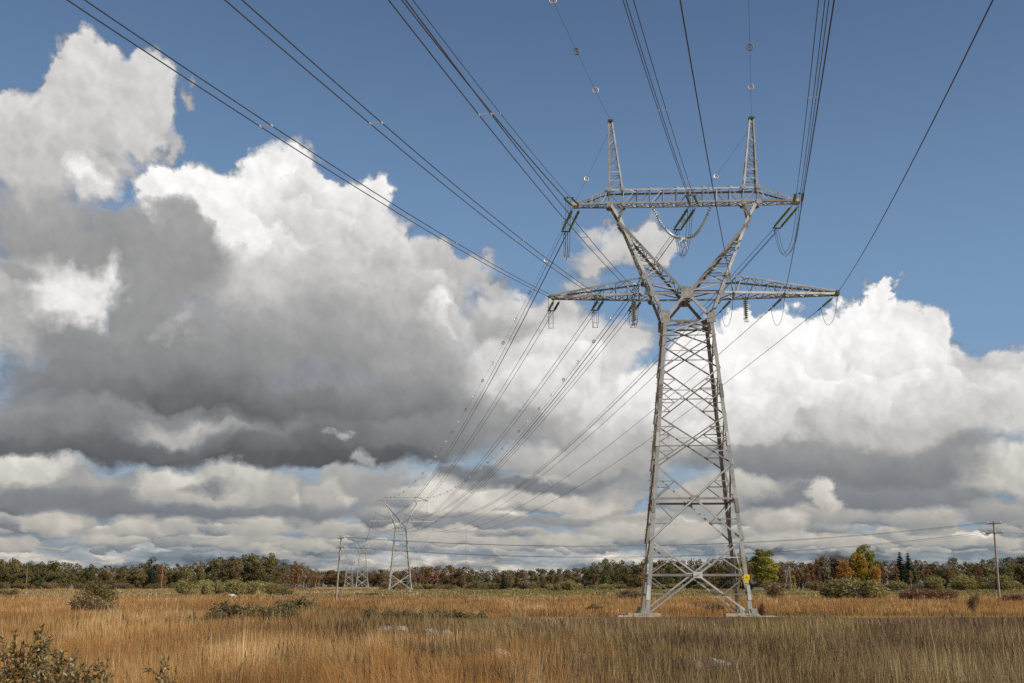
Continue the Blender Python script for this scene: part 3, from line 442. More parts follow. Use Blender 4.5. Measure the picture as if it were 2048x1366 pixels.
def body_face(k):
    m = MB(); a, n = face_frame(k); n = np.array(n, float)
    def beam(p, q, w): m.angle(np.array(p) + n * 0.03, np.array(q) + n * 0.03, w, n)
    def beam2(p, q, w): m.angle(np.array(p) + n * 0.10, np.array(q) + n * 0.10, w, n)
    def lerp(p, q, t): return tuple(np.array(p) + (np.array(q) - np.array(p)) * t)
    for i in range(6):
        z0, z1 = LEVELS[i], LEVELS[i + 1]
        A, B, C, D = fpt(k, -1, z0), fpt(k, 1, z0), fpt(k, -1, z1), fpt(k, 1, z1)
        t = hw(z0) / (hw(z0) + hw(z1)); zc = z0 + (z1 - z0) * t; X = fpt(k, 0, zc)
        w = 0.125 if i < 2 else 0.10
        m.angle(np.array(A) - n * .004, np.array(D) - n * .004, w, -n); beam2(B, C, w)      # one diagonal has its flange outwards, the other inwards
        if i < 2:
            beam(fpt(k, -1, zc), fpt(k, 1, zc), 0.165)
            m.obox(np.array(X) - np.array(a) * .32 - n * 0.015 + np.array((0, 0, -.22)), np.array(a) * .64, (0, 0, .44), n * 0.014)
        elif i in (2, 3): beam(fpt(k, -1, zc), fpt(k, 1, zc), 0.06)
        else: beam(fpt(k, -1, zc), fpt(k, 1, zc), 0.055)
        if i < 4:
            for s, lo, hi in ((-1, A, C), (1, B, D)):
                ql, qh = lerp(lo, X, .5), lerp(X, hi, .5)
                mid = fpt(k, s, zc)
                if i == 0: ql = lerp(lo, X, .53)
                for q in (ql, qh):
                    beam(fpt(k, s, q[2]), q, 0.065); beam(mid if i < 2 else fpt(k, s, zc), q, 0.065)
    return m

def build_tower():
    root = empty('transmission_tower')
    for k in range(4):                                  # four main legs, each a bent angle with a splice and a base shoe
        sx, sy = ((-1, -1), (1, -1), (1, 1), (-1, 1))[k]
        m = MB()
        P = lambda z: np.array((sx * (hw(z) + .02), sy * (hw(z) + .02), z))
        m.leg(P(ZB + .02), P(ZW + .5), 0.27, (-sx, 0, 0), (0, -sy, 0), 0.03)
        for z in (1.9, 8.0, 12.8, 16.4):
            m.leg(P(z - .5) + np.array((sx * .03, sy * .03, 0)), P(z + .5) + np.array((sx * .03, sy * .03, 0)), 0.24, (-sx, 0, 0), (0, -sy, 0), 0.028)
        if k in (0, 3, 2):                              # step bolts on the leg
            for i in range(52):
                z = 2.5 + i * .37; p = P(z) + np.array((sx, sy, 0)) * -.02
                m.tube([p, p + np.array((sx * .16, 0, 0) if i % 2 else (0, sy * .16, 0))], .016, 4)
        lg = m.build('leg', STEEL, root)
        m = MB(); m.box((sx * 3.72, sy * 3.72, ZB + .03), (.62, .62, .05))
        for dx, dy in ((.2, .2), (-.2, .2), (.2, -.2), (-.2, -.2)): m.tube([(sx * 3.72 + dx, sy * 3.72 + dy, ZB + .05), (sx * 3.72 + dx, sy * 3.72 + dy, ZB + .18)], .03)
        m.obox((sx * 3.66, sy * 3.70, ZB + .05), (sx * .42, 0, 0), (0, sy * .03, 0), (-sx * .12, 0, .45)); m.build('base_shoe', PLATE, lg)
    for k in range(4): body_face(k).build('face_bracing', STEEL, root)
    # gusset plates on the fork: waist corners and the fork centre, front and back
    for sy in (-1, 1):
        for sx in (-1, 1):
            m = MB(); m.box((sx * 1.70, sy * (1.8 + .055), ZW + .02), (.66, .025, .95)); m.build('gusset_plate', PLATE, root)
        m = MB(); m.box((0, sy * (hd(24) + .06), 24.0), (.92, .025, .92)); m.build('gusset_plate', PLATE, root)
    # waist diaphragm and the inverted V between waist corners and fork centre
    m = MB()
    for sy in (-1, 1):
        n = (0, -sy, 0)
        for sx in (-1, 1): m.angle((sx * 1.66, sy * 1.78, ZW), (0, sy * (hd(24) + .0), 24.0), .20, n)
        m.angle((-1.8, sy * 1.74, ZW - .3), (1.8, sy * 1.74, ZW - .3), .14, n)
        m.angle((-1.8, sy * 1.60, ZW - .1), (1.8, -sy * 1.60, ZW - .1), .09, (0, 0, 1))
        m.angle((sy * 1.76, -1.8, ZW - .34), (sy * 1.76, 1.8, ZW - .34), .14, (-sy, 0, 0))
        m.angle((0, -hd(24), 24.0 + .4 * sy), (0, hd(24), 24.0 + .4 * sy), .12, (0, 0, 1))
    m.build('waist_bracing', STEEL, root)
    # the two arms of the fork
    for sx in (-1, 1):
        arm = MB(); lace = MB()
        O = lambda z: sx * (1.83 + (4.95 - 1.83) * (z - ZW) / (ZJ - ZW))
        I = lambda z: sx * (0.12 + (4.95 - 0.12) * (z - 24.1) / (ZJ - 24.1))
        for sy in (-1, 1):
            y = lambda z: sy * hd(z)
            arm.leg((O(ZW), y(ZW), ZW), (O(25.35), y(25.35), 25.35), .22, (-sx, 0, 0), (0, -sy, 0), .025)
            arm.leg((O(25.35), y(25.35), 25.35), (O(ZJ), y(ZJ), ZJ), .22, (-sx, 0, 0), (0, -sy, 0), .025)
            arm.leg((I(24.1), y(24.1), 24.1), (I(ZJ), y(ZJ), ZJ), .20, (sx, 0, 0), (0, -sy, 0), .025)
            arm.leg((O(ZJ), y(ZJ), ZJ), (sx * 5.72, y(ZU), ZU), .22, (-sx, 0, 0), (0, -sy, 0), .025)
            arm.leg((O(ZJ), y(ZJ), ZJ), (sx * 4.6, y(ZU), ZU), .18, (sx, 0, 0), (0, -sy, 0), .025)
            n = (0, -sy, 0); off = -sy * .04
            zs = [24.75, 25.35, 26.1, 26.8, 27.45, 28.05, 28.6, 29.1]
            for i, z in enumerate(zs):
                lace.thin((O(z), y(z) + off, z), (I(z), y(z) + off, z), .09 if z != 25.35 else .12, n)
                if i + 1 < len(zs):
                    z2 = zs[i + 1]
                    if i % 2: lace.thin((O(z), y(z) + off * 2, z), (I(z2), y(z2) + off * 2, z2), .08, n)
                    else: lace.thin((I(z), y(z) + off * 2, z), (O(z2), y(z2) + off * 2, z2), .08, n)
            lace.thin((O(24.75), y(24.75) + off * 2, 24.75), (0, y(24.1) + off * 2, 24.1), .11, n)
            lace.thin((sx * 5.2, y(30.5) + off, 30.55), (sx * 4.78, y(30.5) + off, 30.55), .08, n)
            lace.thin((sx * 5.25, y(30.6) + off * 2, 30.6), (sx * 4.6, y(ZU) + off * 2, ZU), .08, n)
        for F, zs in ((O, [ZW + .6, 23.0, 23.95, 24.7, 25.4, 26.1, 26.8, 27.5, 28.2, 28.9, 29.5]), (I, [24.6, 25.3, 26.0, 26.7, 27.4, 28.1, 28.8, 29.4])):
            for i, z in enumerate(zs):
                nn = (-sx if F is O else sx, 0, -.3)
                lace.thin((F(z), -hd(z), z), (F(z), hd(z), z), .08, nn)
                if i + 1 < len(zs):
                    z2 = zs[i + 1]; s = 1 if i % 2 else -1
                    lace.thin((F(z), -s * hd(z), z), (F(z2), s * hd(z2), z2), .08, nn)
        a = arm.build('fork_arm', STEEL, root); lace.build('lacing', STEEL, a)
        for sy in (-1, 1):
            for (x, z, w) in ((sx * 5.72, ZU, .21), (sx * 4.6, ZU, .19), (sx * 5.72, ZU2, .20), (sx * 4.6, ZU2, .19), (O(25.35), 25.35, .24), (O(23.95), 23.95, .24)):
                m = MB(); m.lathe((x, sy * ((.6 if z > 30 else hd(z)) + .035), z), (0, sy, 0), [(0, 0), (w, 0), (w, .02), (0, .02)], 8); m.build('joint_plate', PLATE, a)
    # upper crossarm: a box truss with tapered ends
    ch = MB(); lace = MB(); yy = .6
    xs = [-5.72, -4.6] + [-4.6 + 9.2 * i / 9 for i in range(1, 9)] + [4.6, 5.72]
    for sy in (-1, 1):
        n = (0, -sy, 0)
        ch.leg((-5.72, sy * yy, ZU), (5.72, sy * yy, ZU), .15, (0, -sy, 0), (0, 0, 1), .02); ch.leg((-5.72, sy * yy, ZU2), (5.72, sy * yy, ZU2), .13, (0, -sy, 0), (0, 0, -1), .02)
        for sx, tip in ((-1, 8.35), (1, 8.75)):
            ch.leg((sx * 5.72, sy * yy, ZU), (sx * tip, sy * .42, ZU), .15, (0, -sy, 0), (0, 0, 1), .02)
            ch.leg((sx * 5.72, sy * yy, ZU2), (sx * (tip - .3), sy * .42, ZU + .28), .12, (0, -sy, 0), (0, 0, -1), .02)
            for i, f in enumerate((.25, .5, .75)):
                x = sx * (5.72 + (tip - 5.72) * f); yb = yy - .18 * f; zt = ZU2 - (ZU2 - ZU - .28) * f
                lace.thin((x, sy * yb, ZU), (x, sy * yb, zt), .07, n)
                x2 = sx * (5.72 + (tip - 5.72) * (f + .25)); z0 = (ZU2, ZU2 - .23, ZU2 - .46)[i]
                xp = sx * (5.72 + (tip - 5.72) * (f - .25)); lace.thin((xp, sy * (yb - .03), ZU if i % 2 else ZU2 - (ZU2 - ZU - .28) * (f - .25)), (x, sy * (yb - .03), zt if i % 2 else ZU), .07, n)
                lace.thin((xp, sy * (yb - .02), ZU + .03), (x, -sy * (yb - .02), ZU + .03), .06, (0, 0, 1))
            if sy == 1: ch.box((sx * (tip - .05), 0, ZU + .1), (.5, 1.0, .24))
        for i, x in enumerate(xs):
            lace.thin((x, sy * (yy - .02), ZU), (x, sy * (yy - .02), ZU2), .09, n)
            if i + 1 < len(xs):
                x2 = xs[i + 1]; up = (x < 0) if 0 < i < len(xs) - 2 else (x > 0)
                if up: lace.thin((x, sy * (yy - .05), ZU), (x2, sy * (yy - .05), ZU2), .085, n)
                else: lace.thin((x, sy * (yy - .05), ZU2), (x2, sy * (yy - .05), ZU), .085, n)
    for i, x in enumerate(xs):
        for z in (ZU, ZU2):
            lace.thin((x, -yy, z + .02), (x, yy, z + .02), .075, (0, 0, 1))
            if i + 1 < len(xs):
                for s in ((-1, 1) if z == ZU else ((-1,) if i % 2 else (1,))): lace.thin((x, s * yy, z + .05), (xs[i + 1], -s * yy, z + .05), .065, (0, 0, 1))
    c = ch.build('upper_crossarm', STEEL, root); lace.build('lacing', STEEL, c)
    # lower crossarms
    for sx, tip in ((-1, 10.15), (1, 11.45)):
        ch = MB(); lace = MB(); x0 = 2.6; dd = lambda x: 1.25 - .95 * max(0, (x - x0)) / (tip - x0)
        xt0, xt1 = 3.1, 4.0 if sx > 0 else 3.1
        zt = lambda x: ZL2 if x <= xt1 else ZL2 - (ZL2 - ZL - .32) * (x - xt1) / (tip - .1 - xt1)
        bays = [2.6 + (tip - 2.9) * i / 8 for i in range(9)]
        for sy in (-1, 1):
            n = (0, -sy, 0)
            ch.leg((0, sy * 1.25, ZL), (sx * x0, sy * 1.25, ZL), .15, (0, -sy, 0), (0, 0, 1), .02)
            ch.leg((sx * x0, sy * 1.25, ZL), (sx * tip, sy * .3, ZL), .17, (0, -sy, 0), (0, 0, 1), .02)
            if xt1 > xt0: ch.leg((sx * xt0, sy * 1.2, ZL2), (sx * xt1, sy * dd(xt1), ZL2), .13, (0, -sy, 0), (0, 0, -1), .02)
            ch.leg((sx * xt1, sy * (1.2 if xt1 == xt0 else dd(xt1)), ZL2), (sx * (tip - .1), sy * .3, ZL + .32), .13, (0, -sy, 0), (0, 0, -1), .02)
            for i, x in enumerate(bays):
                if i and (sx < 0 or i in (1, 4, 5)): lace.thin((sx * x, sy * (dd(x) - .02), ZL), (sx * x, sy * (dd(x) - .02), zt(x)), .085, n)
                if i + 1 < len(bays):
                    x2 = bays[i + 1]
                    if sx < 0: lace.thin((sx * x, sy * (dd(x) - .05), zt(x) if i else ZL2), (sx * x2, sy * (dd(x2) - .05), ZL), .07, n) if sy > 0 else lace.thin((sx * x, sy * (dd(x) - .05), ZL), (sx * x2, sy * (dd(x2) - .05), zt(x2)), .05, n)
                    else:
                        xm = (x + x2) / 2
                        lace.thin((sx * x, sy * (dd(x) - .05), ZL), (sx * xm, sy * (dd(xm) - .05), zt(xm)), .075, n); lace.thin((sx * xm, sy * (dd(xm) - .05), zt(xm)), (sx * x2, sy * (dd(x2) - .05), ZL), .075, n)
        for i, x in enumerate(bays):
            lace.thin((sx * x, -dd(x), ZL + .02), (sx * x, dd(x), ZL + .02), .085, (0, 0, 1))
            if i: lace.thin((sx * x, -dd(x), zt(x) - .05), (sx * x, dd(x), zt(x) - .05), .07, (0, 0, -1))
            if i + 1 < len(bays):
                x2 = bays[i + 1]
                for s in (-1, 1): lace.thin((sx * x, s * dd(x), ZL + .05 + .015 * s), (sx * x2, -s * dd(x2), ZL + .05 + .015 * s), .08, (0, 0, 1))
                s = 1 if i % 2 else -1
                if i: lace.thin((sx * x, s * dd(x), zt(x) - .06), (sx * x2, -s * dd(x2), zt(x2) - .06), .075, (0, 0, -1))
        ch.box((sx * (tip - .02), 0, ZL + .16), (.22, .75, .36))
        c = ch.build('lower_crossarm', STEEL, root); lace.build('lacing', STEEL, c)
    # two earth-wire peaks
    for sx in (-1, 1):
        ch = MB(); lace = MB(); L = ZPK - ZU2
        xo = lambda z: sx * (5.72 - .02 * (z - ZU2) / L); xi = lambda z: sx * (4.6 + .72 * (z - ZU2) / L); yf = lambda z: .6 - .42 * (z - ZU2) / L
        for sy in (-1, 1):
            ch.leg((xo(ZU2), sy * .6, ZU2), (xo(ZPK), sy * .18, ZPK), .12, (-sx, 0, 0), (0, -sy, 0), .018)
            ch.leg((xi(ZU2), sy * .6, ZU2), (xi(ZPK), sy * .18, ZPK), .12, (sx, 0, 0), (0, -sy, 0), .018)
            for i in range(8):
                z, z2 = ZU2 + L * i / 8, ZU2 + L * (i + 1) / 8; n = (0, -sy, 0)
                if i: lace.thin((xo(z), sy * (yf(z) - .01), z), (xi(z), sy * (yf(z) - .01), z), .065, n)
                lace.thin((xo(z), sy * (yf(z) - .03), z), (xi(z2), sy * (yf(z2) - .03), z2), .06, n)
        for F in (xo, xi):
            for i in range(8):
                z, z2 = ZU2 + L * i / 8, ZU2 + L * (i + 1) / 8; s = 1 if i % 2 else -1; n = (-sx if F is xo else sx, 0, 0)
                lace.thin((F(z), -yf(z), z), (F(z), yf(z), z), .055, n); lace.thin((F(z), -s * yf(z), z), (F(z2), s * yf(z2), z2), .055, n)
        c = ch.build('earth_wire_peak', STEEL, root); lace.build('lacing', STEEL, c)
        m = MB(); m.box((sx * 5.5, 0, ZPK + .02), (.44, .5, .16)); m.build('wire_clamp', DARKFIT, c)
    return root

tower = build_tower(); tower.location = (TX, TY, 0); tower.rotation_euler = (0, 0, TYAW)
tag(tower, 'big grey lattice pylon with two upright peaks and a yellow sign on one leg', 'pylon', 'steel lattice pylons of the high-voltage line')
# distant towers of the same line, copied part by part (without the near one's sign)
for (x, y, yaw, lab) in ((-36.8, 410.0, 9.0, 'pale lattice pylon in front of the distant trees, nearest behind the big one'),
                         (-89.5, 745.0, 9.0, 'small hazy lattice pylon between the leaning wooden pole and the middle pylon'),
                         (-136.0, 1040.0, 9.0, 'smallest lattice pylon, close beside the leaning wooden pole at the wood')):
    d = copy_tree(tower, None, ('earth_wire_peak', 'lacing')); d.location = (x, y, gz(y)); d.rotation_euler = (0, 0, math.radians(yaw)); d['label'] = lab; d.scale = (1, 1, .935)
# yellow number plate on the front leg
m = MB(); m.box((0, 0, 0), (.40, .02, .38)); m.box((0, 0, -.29), (.24, .02, .19))
sign = m.build('warning_sign', YELLOW, tower)
sign.location = (hw(2.9) - .10, -hw(2.9) - .075, 2.95)
m = MB(); m.add([(-.11, -.013, -.09), (.11, -.013, -.09), (0, -.013, .11), (-.11, -.010, -.09), (.11, -.010, -.09), (0, -.010, .11)], [(0, 1, 2), (5, 4, 3), (0, 3, 4, 1), (1, 4, 5, 2), (2, 5, 3, 0)]); m.build('danger_triangle', AMBER, sign)

def world_pt(x, y, z):
    c, s = math.cos(TYAW), math.sin(TYAW); return np.array((TX + x * c - y * s, TY + x * s + y * c, z))

# concrete footings, half sunk in the ground
rf = random.Random(8)
for (sx, sy, lab, dx) in ((-1, -1, 'pale concrete footing under the left front leg of the big pylon, partly overgrown', -.75), (1, -1, 'broad pale concrete footing under the right front leg, below the yellow sign', .25),
                      (-1, 1, 'pale concrete footing under the left rear leg of the big pylon', .2), (1, 1, 'long pale concrete footing under the right rear leg of the big pylon', .1)):
    m = MB(); p = world_pt(sx * 3.7, sy * 3.7, 0)
    bm_w, bm_d = 2.5, 1.7
    n = 7
    vs, fs = [], []
    for zz in (-.3, .27, .31):                              # weathered block: slightly uneven rims
        for i in range(4 * n):
            s_, r_ = divmod(i, n); f = r_ / n
            cx_, cy_ = [(-1, -1), (1, -1), (1, 1), (-1, 1)][s_]; nx_, ny_ = [(1, -1), (1, 1), (-1, 1), (-1, -1)][s_]
            k = .97 if zz > .3 else 1.0
            vs.append((k * (cx_ + (nx_ - cx_) * f) * bm_w / 2 + rf.uniform(-.03, .03), k * (cy_ + (ny_ - cy_) * f) * bm_d / 2 + rf.uniform(-.03, .03), zz + rf.uniform(-.012, .012)))
    N4 = 4 * n
    for l in range(2):
        for i in range(N4): fs.append((l * N4 + i, l * N4 + (i + 1) % N4, (l + 1) * N4 + (i + 1) % N4, (l + 1) * N4 + i))
    fs.append(tuple(range(2 * N4, 3 * N4)))
    m.add(vs, fs); o = m.build('concrete_footing', CONCRETE); o.location = (p[0] + dx, p[1] - .1, 0); o.rotation_euler = (0, 0, TYAW)
    tag(o, lab, 'footing', 'concrete footings of the big pylon')

# ------------------------------------------------------------------ insulators, conductors, jumpers
def catenary(a, h, dist, L, S, n=26, end=None):
    """points of a sagging span from a along heading h (unit xy) for dist metres of a span L with sag S"""
    return [np.array((a[0] + h[0] * dist * i / n, a[1] + h[1] * dist * i / n, a[2] - 4 * S * (dist * i / n / L) * (1 - dist * i / n / L))) for i in range(n + 1)]
def span(a, b, S, n=30):
    return [np.array((a[0] + (b[0] - a[0]) * t, a[1] + (b[1] - a[1]) * t, a[2] + (b[2] - a[2]) * t - 4 * S * t * (1 - t))) for t in (i / n for i in range(n + 1))]
def disc_prof(n, pitch, R, h0):
    pr = [(.02, h0)]
    for i in range(n):
        h = h0 + i * pitch; pr += [(.035, h + .01), (R, h + pitch * .35), (R * .92, h + pitch * .5), (.035, h + pitch * .62)]
    return pr + [(.02, h0 + n * pitch)]
def strain_string(a, d, n, pitch, R, mat, label, double, group, side):
    """strain insulator from a along d: one or two rows of discs between two yoke plates; returns the live end"""
    root = empty('strain_insulator', tuple(a)); d = nrm(d); L = n * pitch
    tag(root, label, 'insulator', group)
    h = nrm((d[1], -d[0], 0)); Z = np.zeros(3)
    rows = (-side, side) if double else (0,)
    for r in rows:
        o = h * r
        m = MB(); m.lathe(o + d * .35, d, disc_prof(n, pitch, R, 0), 8); m.build('disc_row', mat, root, smooth=False)
        m = MB(); m.tube([o, o + d * .37], .03, 6); m.tube([o + d * (.33 + L), o + d * (.7 + L) if not double else o + d * (.5 + L)], .03, 6); m.build('link_rod', DARKFIT, root)
    if double:
        m = MB(); u = np.cross(d, h); c = d * (.5 + L)
        m.obox(c - h * (side + .08) - u * .01, h * (2 * side + .16), d * .22, u * .02); m.build('yoke_plate', DARKFIT, root)
    m = MB(); e = d * (.7 + L)
    m.tube([e, e + d * .55], .05, 6); m.build('dead_end_clamp', DARKFIT, root)
    return np.asarray(a, float) + d * (.75 + L)

FAR_H = None
far1 = np.array((-36.8, 410.0)); yaw1 = math.radians(9.0)
def far_pt(x, z): return np.array((far1[0] + x * math.cos(yaw1), far1[1] + x * math.sin(yaw1), z * .935 + gz(410)))
def dirv(h, slope): return nrm((h[0], h[1], slope))
def bundle_offsets(k, gap):
    return {1: [(0, 0)], 2: [(-gap / 2, 0), (gap / 2, 0)], 3: [(-gap / 2, 0), (gap / 2, 0), (0, -gap * .8)]}[k]
def conductors(name, start, pts_fn, k, gap, r, spacers, label, group):
    """k parallel wires with spacers: one thing"""
    pts = pts_fn; hd_ = nrm((pts[-1] - pts[0]) * (1, 1, 0)); side = np.array((hd_[1], -hd_[0], 0))
    root = empty(name, tuple(start)); tag(root, label, 'power line', group)
    for (ox, oz) in bundle_offsets(k, gap):
        m = MB(); m.tube([p - start + side * ox + np.array((0, 0, oz)) for p in pts], r, 5); m.build('conductor', WIRE, root)
    if k > 1:
        for d in spacers:
            cum = 0; prev = pts[0]
            for p in pts[1:]:
                L = np.linalg.norm(p - prev)
                if cum + L >= d:
                    q = prev + (p - prev) * (d - cum) / L - start; m = MB(); t_ = nrm(p - prev)
                    m.tube([q - side * gap / 2, q + side * gap / 2], .016, 5)
                    for s in (-1, 1): m.tube([q + side * s * gap / 2 - t_ * .09, q + side * s * gap / 2 + t_ * .09], .032, 6)
                    m.build('spacer', FITTING, root); break
                cum += L; prev = p
    return root
HEAD_N = math.radians(11.6)                       # the near span runs back over the viewer on this heading
near_h = np.array((-math.sin(HEAD_N), -math.cos(HEAD_N)))
NG, FG = 'wires of the span that runs overhead toward the viewer', 'wires of the span that runs away to the distant pylons'
IG = 'strain insulators on the big pylon'
JUMP = []
# phase: local x, z of the attachment, rows, conductors, text, far attachment (x, z), heading tweak, sag near, sag far
PH = [
 (-8.3, ZU, 'U', 3, 'left tip of the upper crossarm', (-8.4, 27.2), 10.85, 12.5, 9.0),
 (0.75, ZU, 'U', 3, 'middle of the upper crossarm', (0.3, 27.2), 11.55, 12.5, 9.0),
 (8.7, ZU, 'U', 3, 'right tip of the upper crossarm', (8.6, 27.2), 12.05, 12.5, 9.0),
 (-9.85, ZL, 'L', 2, 'outer end of the left lower crossarm', (-10.0, 22.2), 12.35, 11.5, 7.5),
 (-6.45, ZL, 'L', 2, 'middle of the left lower crossarm', (-6.6, 22.2), 12.05, 11.5, 7.5),
 (-3.55, ZL, 'L', 2, 'root of the left lower crossarm', (-3.8, 22.2), 11.25, 11.5, 7.5),
 (3.55, ZL, 'S', 1, 'root of the right lower crossarm', (3.8, 22.2), 11.45, 12.0, 7.5),
 (7.35, ZL, 'S', 1, 'middle of the right lower crossarm', (7.4, 22.2), 11.55, 12.0, 7.5),
 (11.2, ZL, 'S', 1, 'outer end of the right lower crossarm', (11.3, 22.2), 11.65, 12.0, 7.5),
]
for (x, z, kind, k, where, (fx, fz), hn, sn, sf) in PH:
    a = world_pt(x, 0, z - .05)
    f_end = far_pt(fx, fz); fv = f_end - a; fd = math.hypot(fv[0], fv[1]); fh = fv[:2] / fd
    h_n = np.array((-math.sin(math.radians(hn)), -math.cos(math.radians(hn))))
    sl_n = -4 * sn / 320.0; sl_f = (fv[2] - 4 * sf) / fd
    n_d, pitch, R = (23, .15, .12) if kind == 'U' else (11, .15, .105)
    dbl = kind != 'S'; side = .28 if kind == 'U' else .22
    mat = GLASS
    yo = .62 if kind == 'U' else .9 if abs(x) < 5 else .45
    word = {3: 'triple', 2: 'twin', 1: 'single'}[k]
    sw = 'double green' if dbl else 'single dark green'
    ef = strain_string(world_pt(x, yo, z - .05), dirv(fh, sl_f - .02), n_d, pitch, R, mat, f'{sw} disc string at the {where}, pulling away', dbl, IG, side)
    en = strain_string(world_pt(x, -yo, z - .05), dirv(h_n, sl_n - .02), n_d, pitch, R, mat, f'{sw} disc string at the {where}, pulling forward', dbl, IG, side)
    gap = .40
    pn = catenary(en, h_n, 175, 320.0, sn, 34)
    conductors('overhead_conductor', en, pn, k, gap, .020, [] if k == 1 else [6 + (x % 2), 26 + (x % 3), 52], f'{word} dark wire from the {where}, passing overhead', NG)
    pf = span(ef, f_end, sf, 40)
    conductors('distant_conductor', ef, pf, k, gap if k > 1 else 0, .021, [] if k == 1 else [40 + x, 95 + x], f'{word} wire from the {where}, sagging to the middle pylon', FG)
    # the jumper that links both spans under the arm
    drop = 3.0 if kind == 'U' else 1.7
    root = empty('jumper_loop', tuple(en)); tag(root, f'{word} slack jumper loop hanging under the {where}', 'jumper cable', 'jumper loops under the big pylon')
    v = ef - en; sd = nrm((v[1], -v[0], 0))
    for j, (ox, oz) in enumerate(bundle_offsets(k, .34)):
        m = MB(); pts = []
        for i in range(19):
            t = i / 18; s_ = 1 - abs(2 * t - 1) ** 2.6
            pts.append(v * t + sd * ox + np.array((0, 0, oz * .6 - drop * s_ - .12)))
        m.tube(pts, .017, 5); m.build('cable', WIRE, root)
    if k > 1:
        m = MB()
        for t in (.32, .68):
            c = v * t + np.array((0, 0, -drop * (1 - abs(2 * t - 1) ** 2.6) - .12)); m.tube([c - sd * .22, c + sd * .22], .022, 5)
        m.build('spacer', FITTING, root)
# hanging string that carries the middle jumper: two arcs of pale discs meeting at a clamp
def arc_string(P0, P1, bulge, n, R, mat, label):
    root = empty('hanging_insulator', tuple(P0)); tag(root, label, 'insulator', 'hanging insulators on the big pylon')
    P0, P1 = np.asarray(P0), np.asarray(P1); pts = []
    for i in range(n + 1):
        t = i / n; pts.append((P1 - P0) * t + np.array((0, 0, -bulge * 4 * t * (1 - t) * .5)))
    m = MB()
    for i in range(1, n): m.lathe(pts[i], nrm(pts[i + 1] - pts[i]), [(.03, -.05), (R, -.02), (R * .9, .03), (.03, .05)], 8)
    m.build('disc_row', mat, root)
    m = MB(); m.tube(pts, .028, 5); m.build('link_rod', FITTING, root)
    return root
low = world_pt(0, .1, 28.75)
arc_string(world_pt(-2.35, .1, ZU - .05), low + world_pt(-.15, 0, 0) - world_pt(0, 0, 0), 1.55, 27, .13, PALEGLASS, 'sagging chain of pale green discs, left half of the loop under the upper crossarm')
arc_string(world_pt(2.15, .1, ZU - .05), low + world_pt(.15, 0, 0) - world_pt(0, 0, 0), 1.55, 27, .13, PALEGLASS, 'sagging chain of pale green discs, right half of the loop under the upper crossarm')
o = empty('jumper_clamp', tuple(low)); tag(o, 'pale clamp with spreading rods at the lowest point of the disc loop', 'clamp')
m = MB(); m.box((0, 0, -.12), (.5, .16, .2)); m.build('clamp_body', FITTING, o)
m = MB()
for dx, dy, dz in ((-.5, -.5, -.6), (.5, -.5, -.6), (0, .3, -1.15), (-.2, .3, -1.1), (.3, .2, -.9)): m.tube([(dx * .2, dy * .2, -.2), (dx, dy, dz)], .028, 5)
m.build('spreader_rods', FITTING, o)
for (x, y, mat, lab, n) in ((-4.05, -.55, PALEGLASS, 'upright string of pale discs under the root of the left lower crossarm', 12), (-3.85, .45, PALEGLASS, 'thin string of pale discs just behind the upright string at the left arm root', 10),
                    (4.45, -.6, GLASS, 'upright string of dark discs under the root of the right lower crossarm', 11), (4.55, .6, PALEGLASS, 'upright string of pale discs close behind the dark one at the right arm root', 8)):
    o = empty('hanging_insulator', tuple(world_pt(x, y, ZL - .02))); tag(o, lab, 'insulator', 'hanging insulators on the big pylon')
    m = MB(); m.tube([(0, 0, 0), (0, 0, -.2)], .028); m.lathe((0, 0, -.15), (0, 0, -1), disc_prof(n, .152, .17, 0), 9); m.build('disc_row', mat, o)
    m = MB(); m.tube([(0, 0, -.15 - n * .152), (0, 0, -.3 - n * .152)], .028); m.box((0, 0, -.36 - n * .152), (.3, .12, .12)); m.build('clamp_body', FITTING, o)

# earth wires with ring markers
def earth_wire(pts, label, marks, group):
    o0 = pts[0]; m = MB(); m.tube([p - o0 for p in pts], .0105, 5)
    w = m.build('earth_wire', WIRE); w.location = tuple(o0); tag(w, label, 'earth wire', group)
    lens = np.cumsum([0] + [np.linalg.norm(pts[i + 1] - pts[i]) for i in range(len(pts) - 1)])
    for j, d in enumerate(marks):
        i = int(np.searchsorted(lens, d)) - 1
        if i < 0 or i + 1 >= len(pts): continue
        q = pts[i] + (pts[i + 1] - pts[i]) * (d - lens[i]) / (lens[i + 1] - lens[i]) - o0
        m = MB(); t_ = nrm((pts[i + 1] - pts[i]) + np.array((.3, 1.2, 0)) * .4)
        for g in (-.05, .05): m.torus(q + t_ * g, t_, .19, .034, 14, 5)
        u = nrm(np.cross(t_, (0, 0, 1))); v = np.cross(u, t_)
        m.tube([q - u * .19, q + u * .19], .016, 4); m.tube([q - v * .19, q + v * .19], .016, 4)
        m.build('ring_marker', FITTING if j % 2 == 0 else GREYRING, w)
for sx, word, hn, first in ((-1, 'left', 11.1, 1), (1, 'right', 11.45, 1)):
    a = world_pt(sx * 5.5, -.1, ZPK + .05); b = world_pt(sx * 5.5, .1, ZPK - .6)
    h_n = np.array((-math.sin(math.radians(hn)), -math.cos(math.radians(hn))))
    earth_wire(catenary(a, h_n, 165, 320, 12.0, 40), f'thin earth wire with ring markers rising overhead from the {word} peak', [9.5 + 9.6 * i for i in range(12)], 'earth wires with ring markers')
    f = far_pt(sx * 5.6, ZU2 + .1)
    earth_wire(span(b, f, 8.5, 44), f'thin earth wire with ring markers sagging from the {word} peak to the middle pylon', [9.0 + 9.6 * i for i in range(31)], 'earth wires with ring markers')
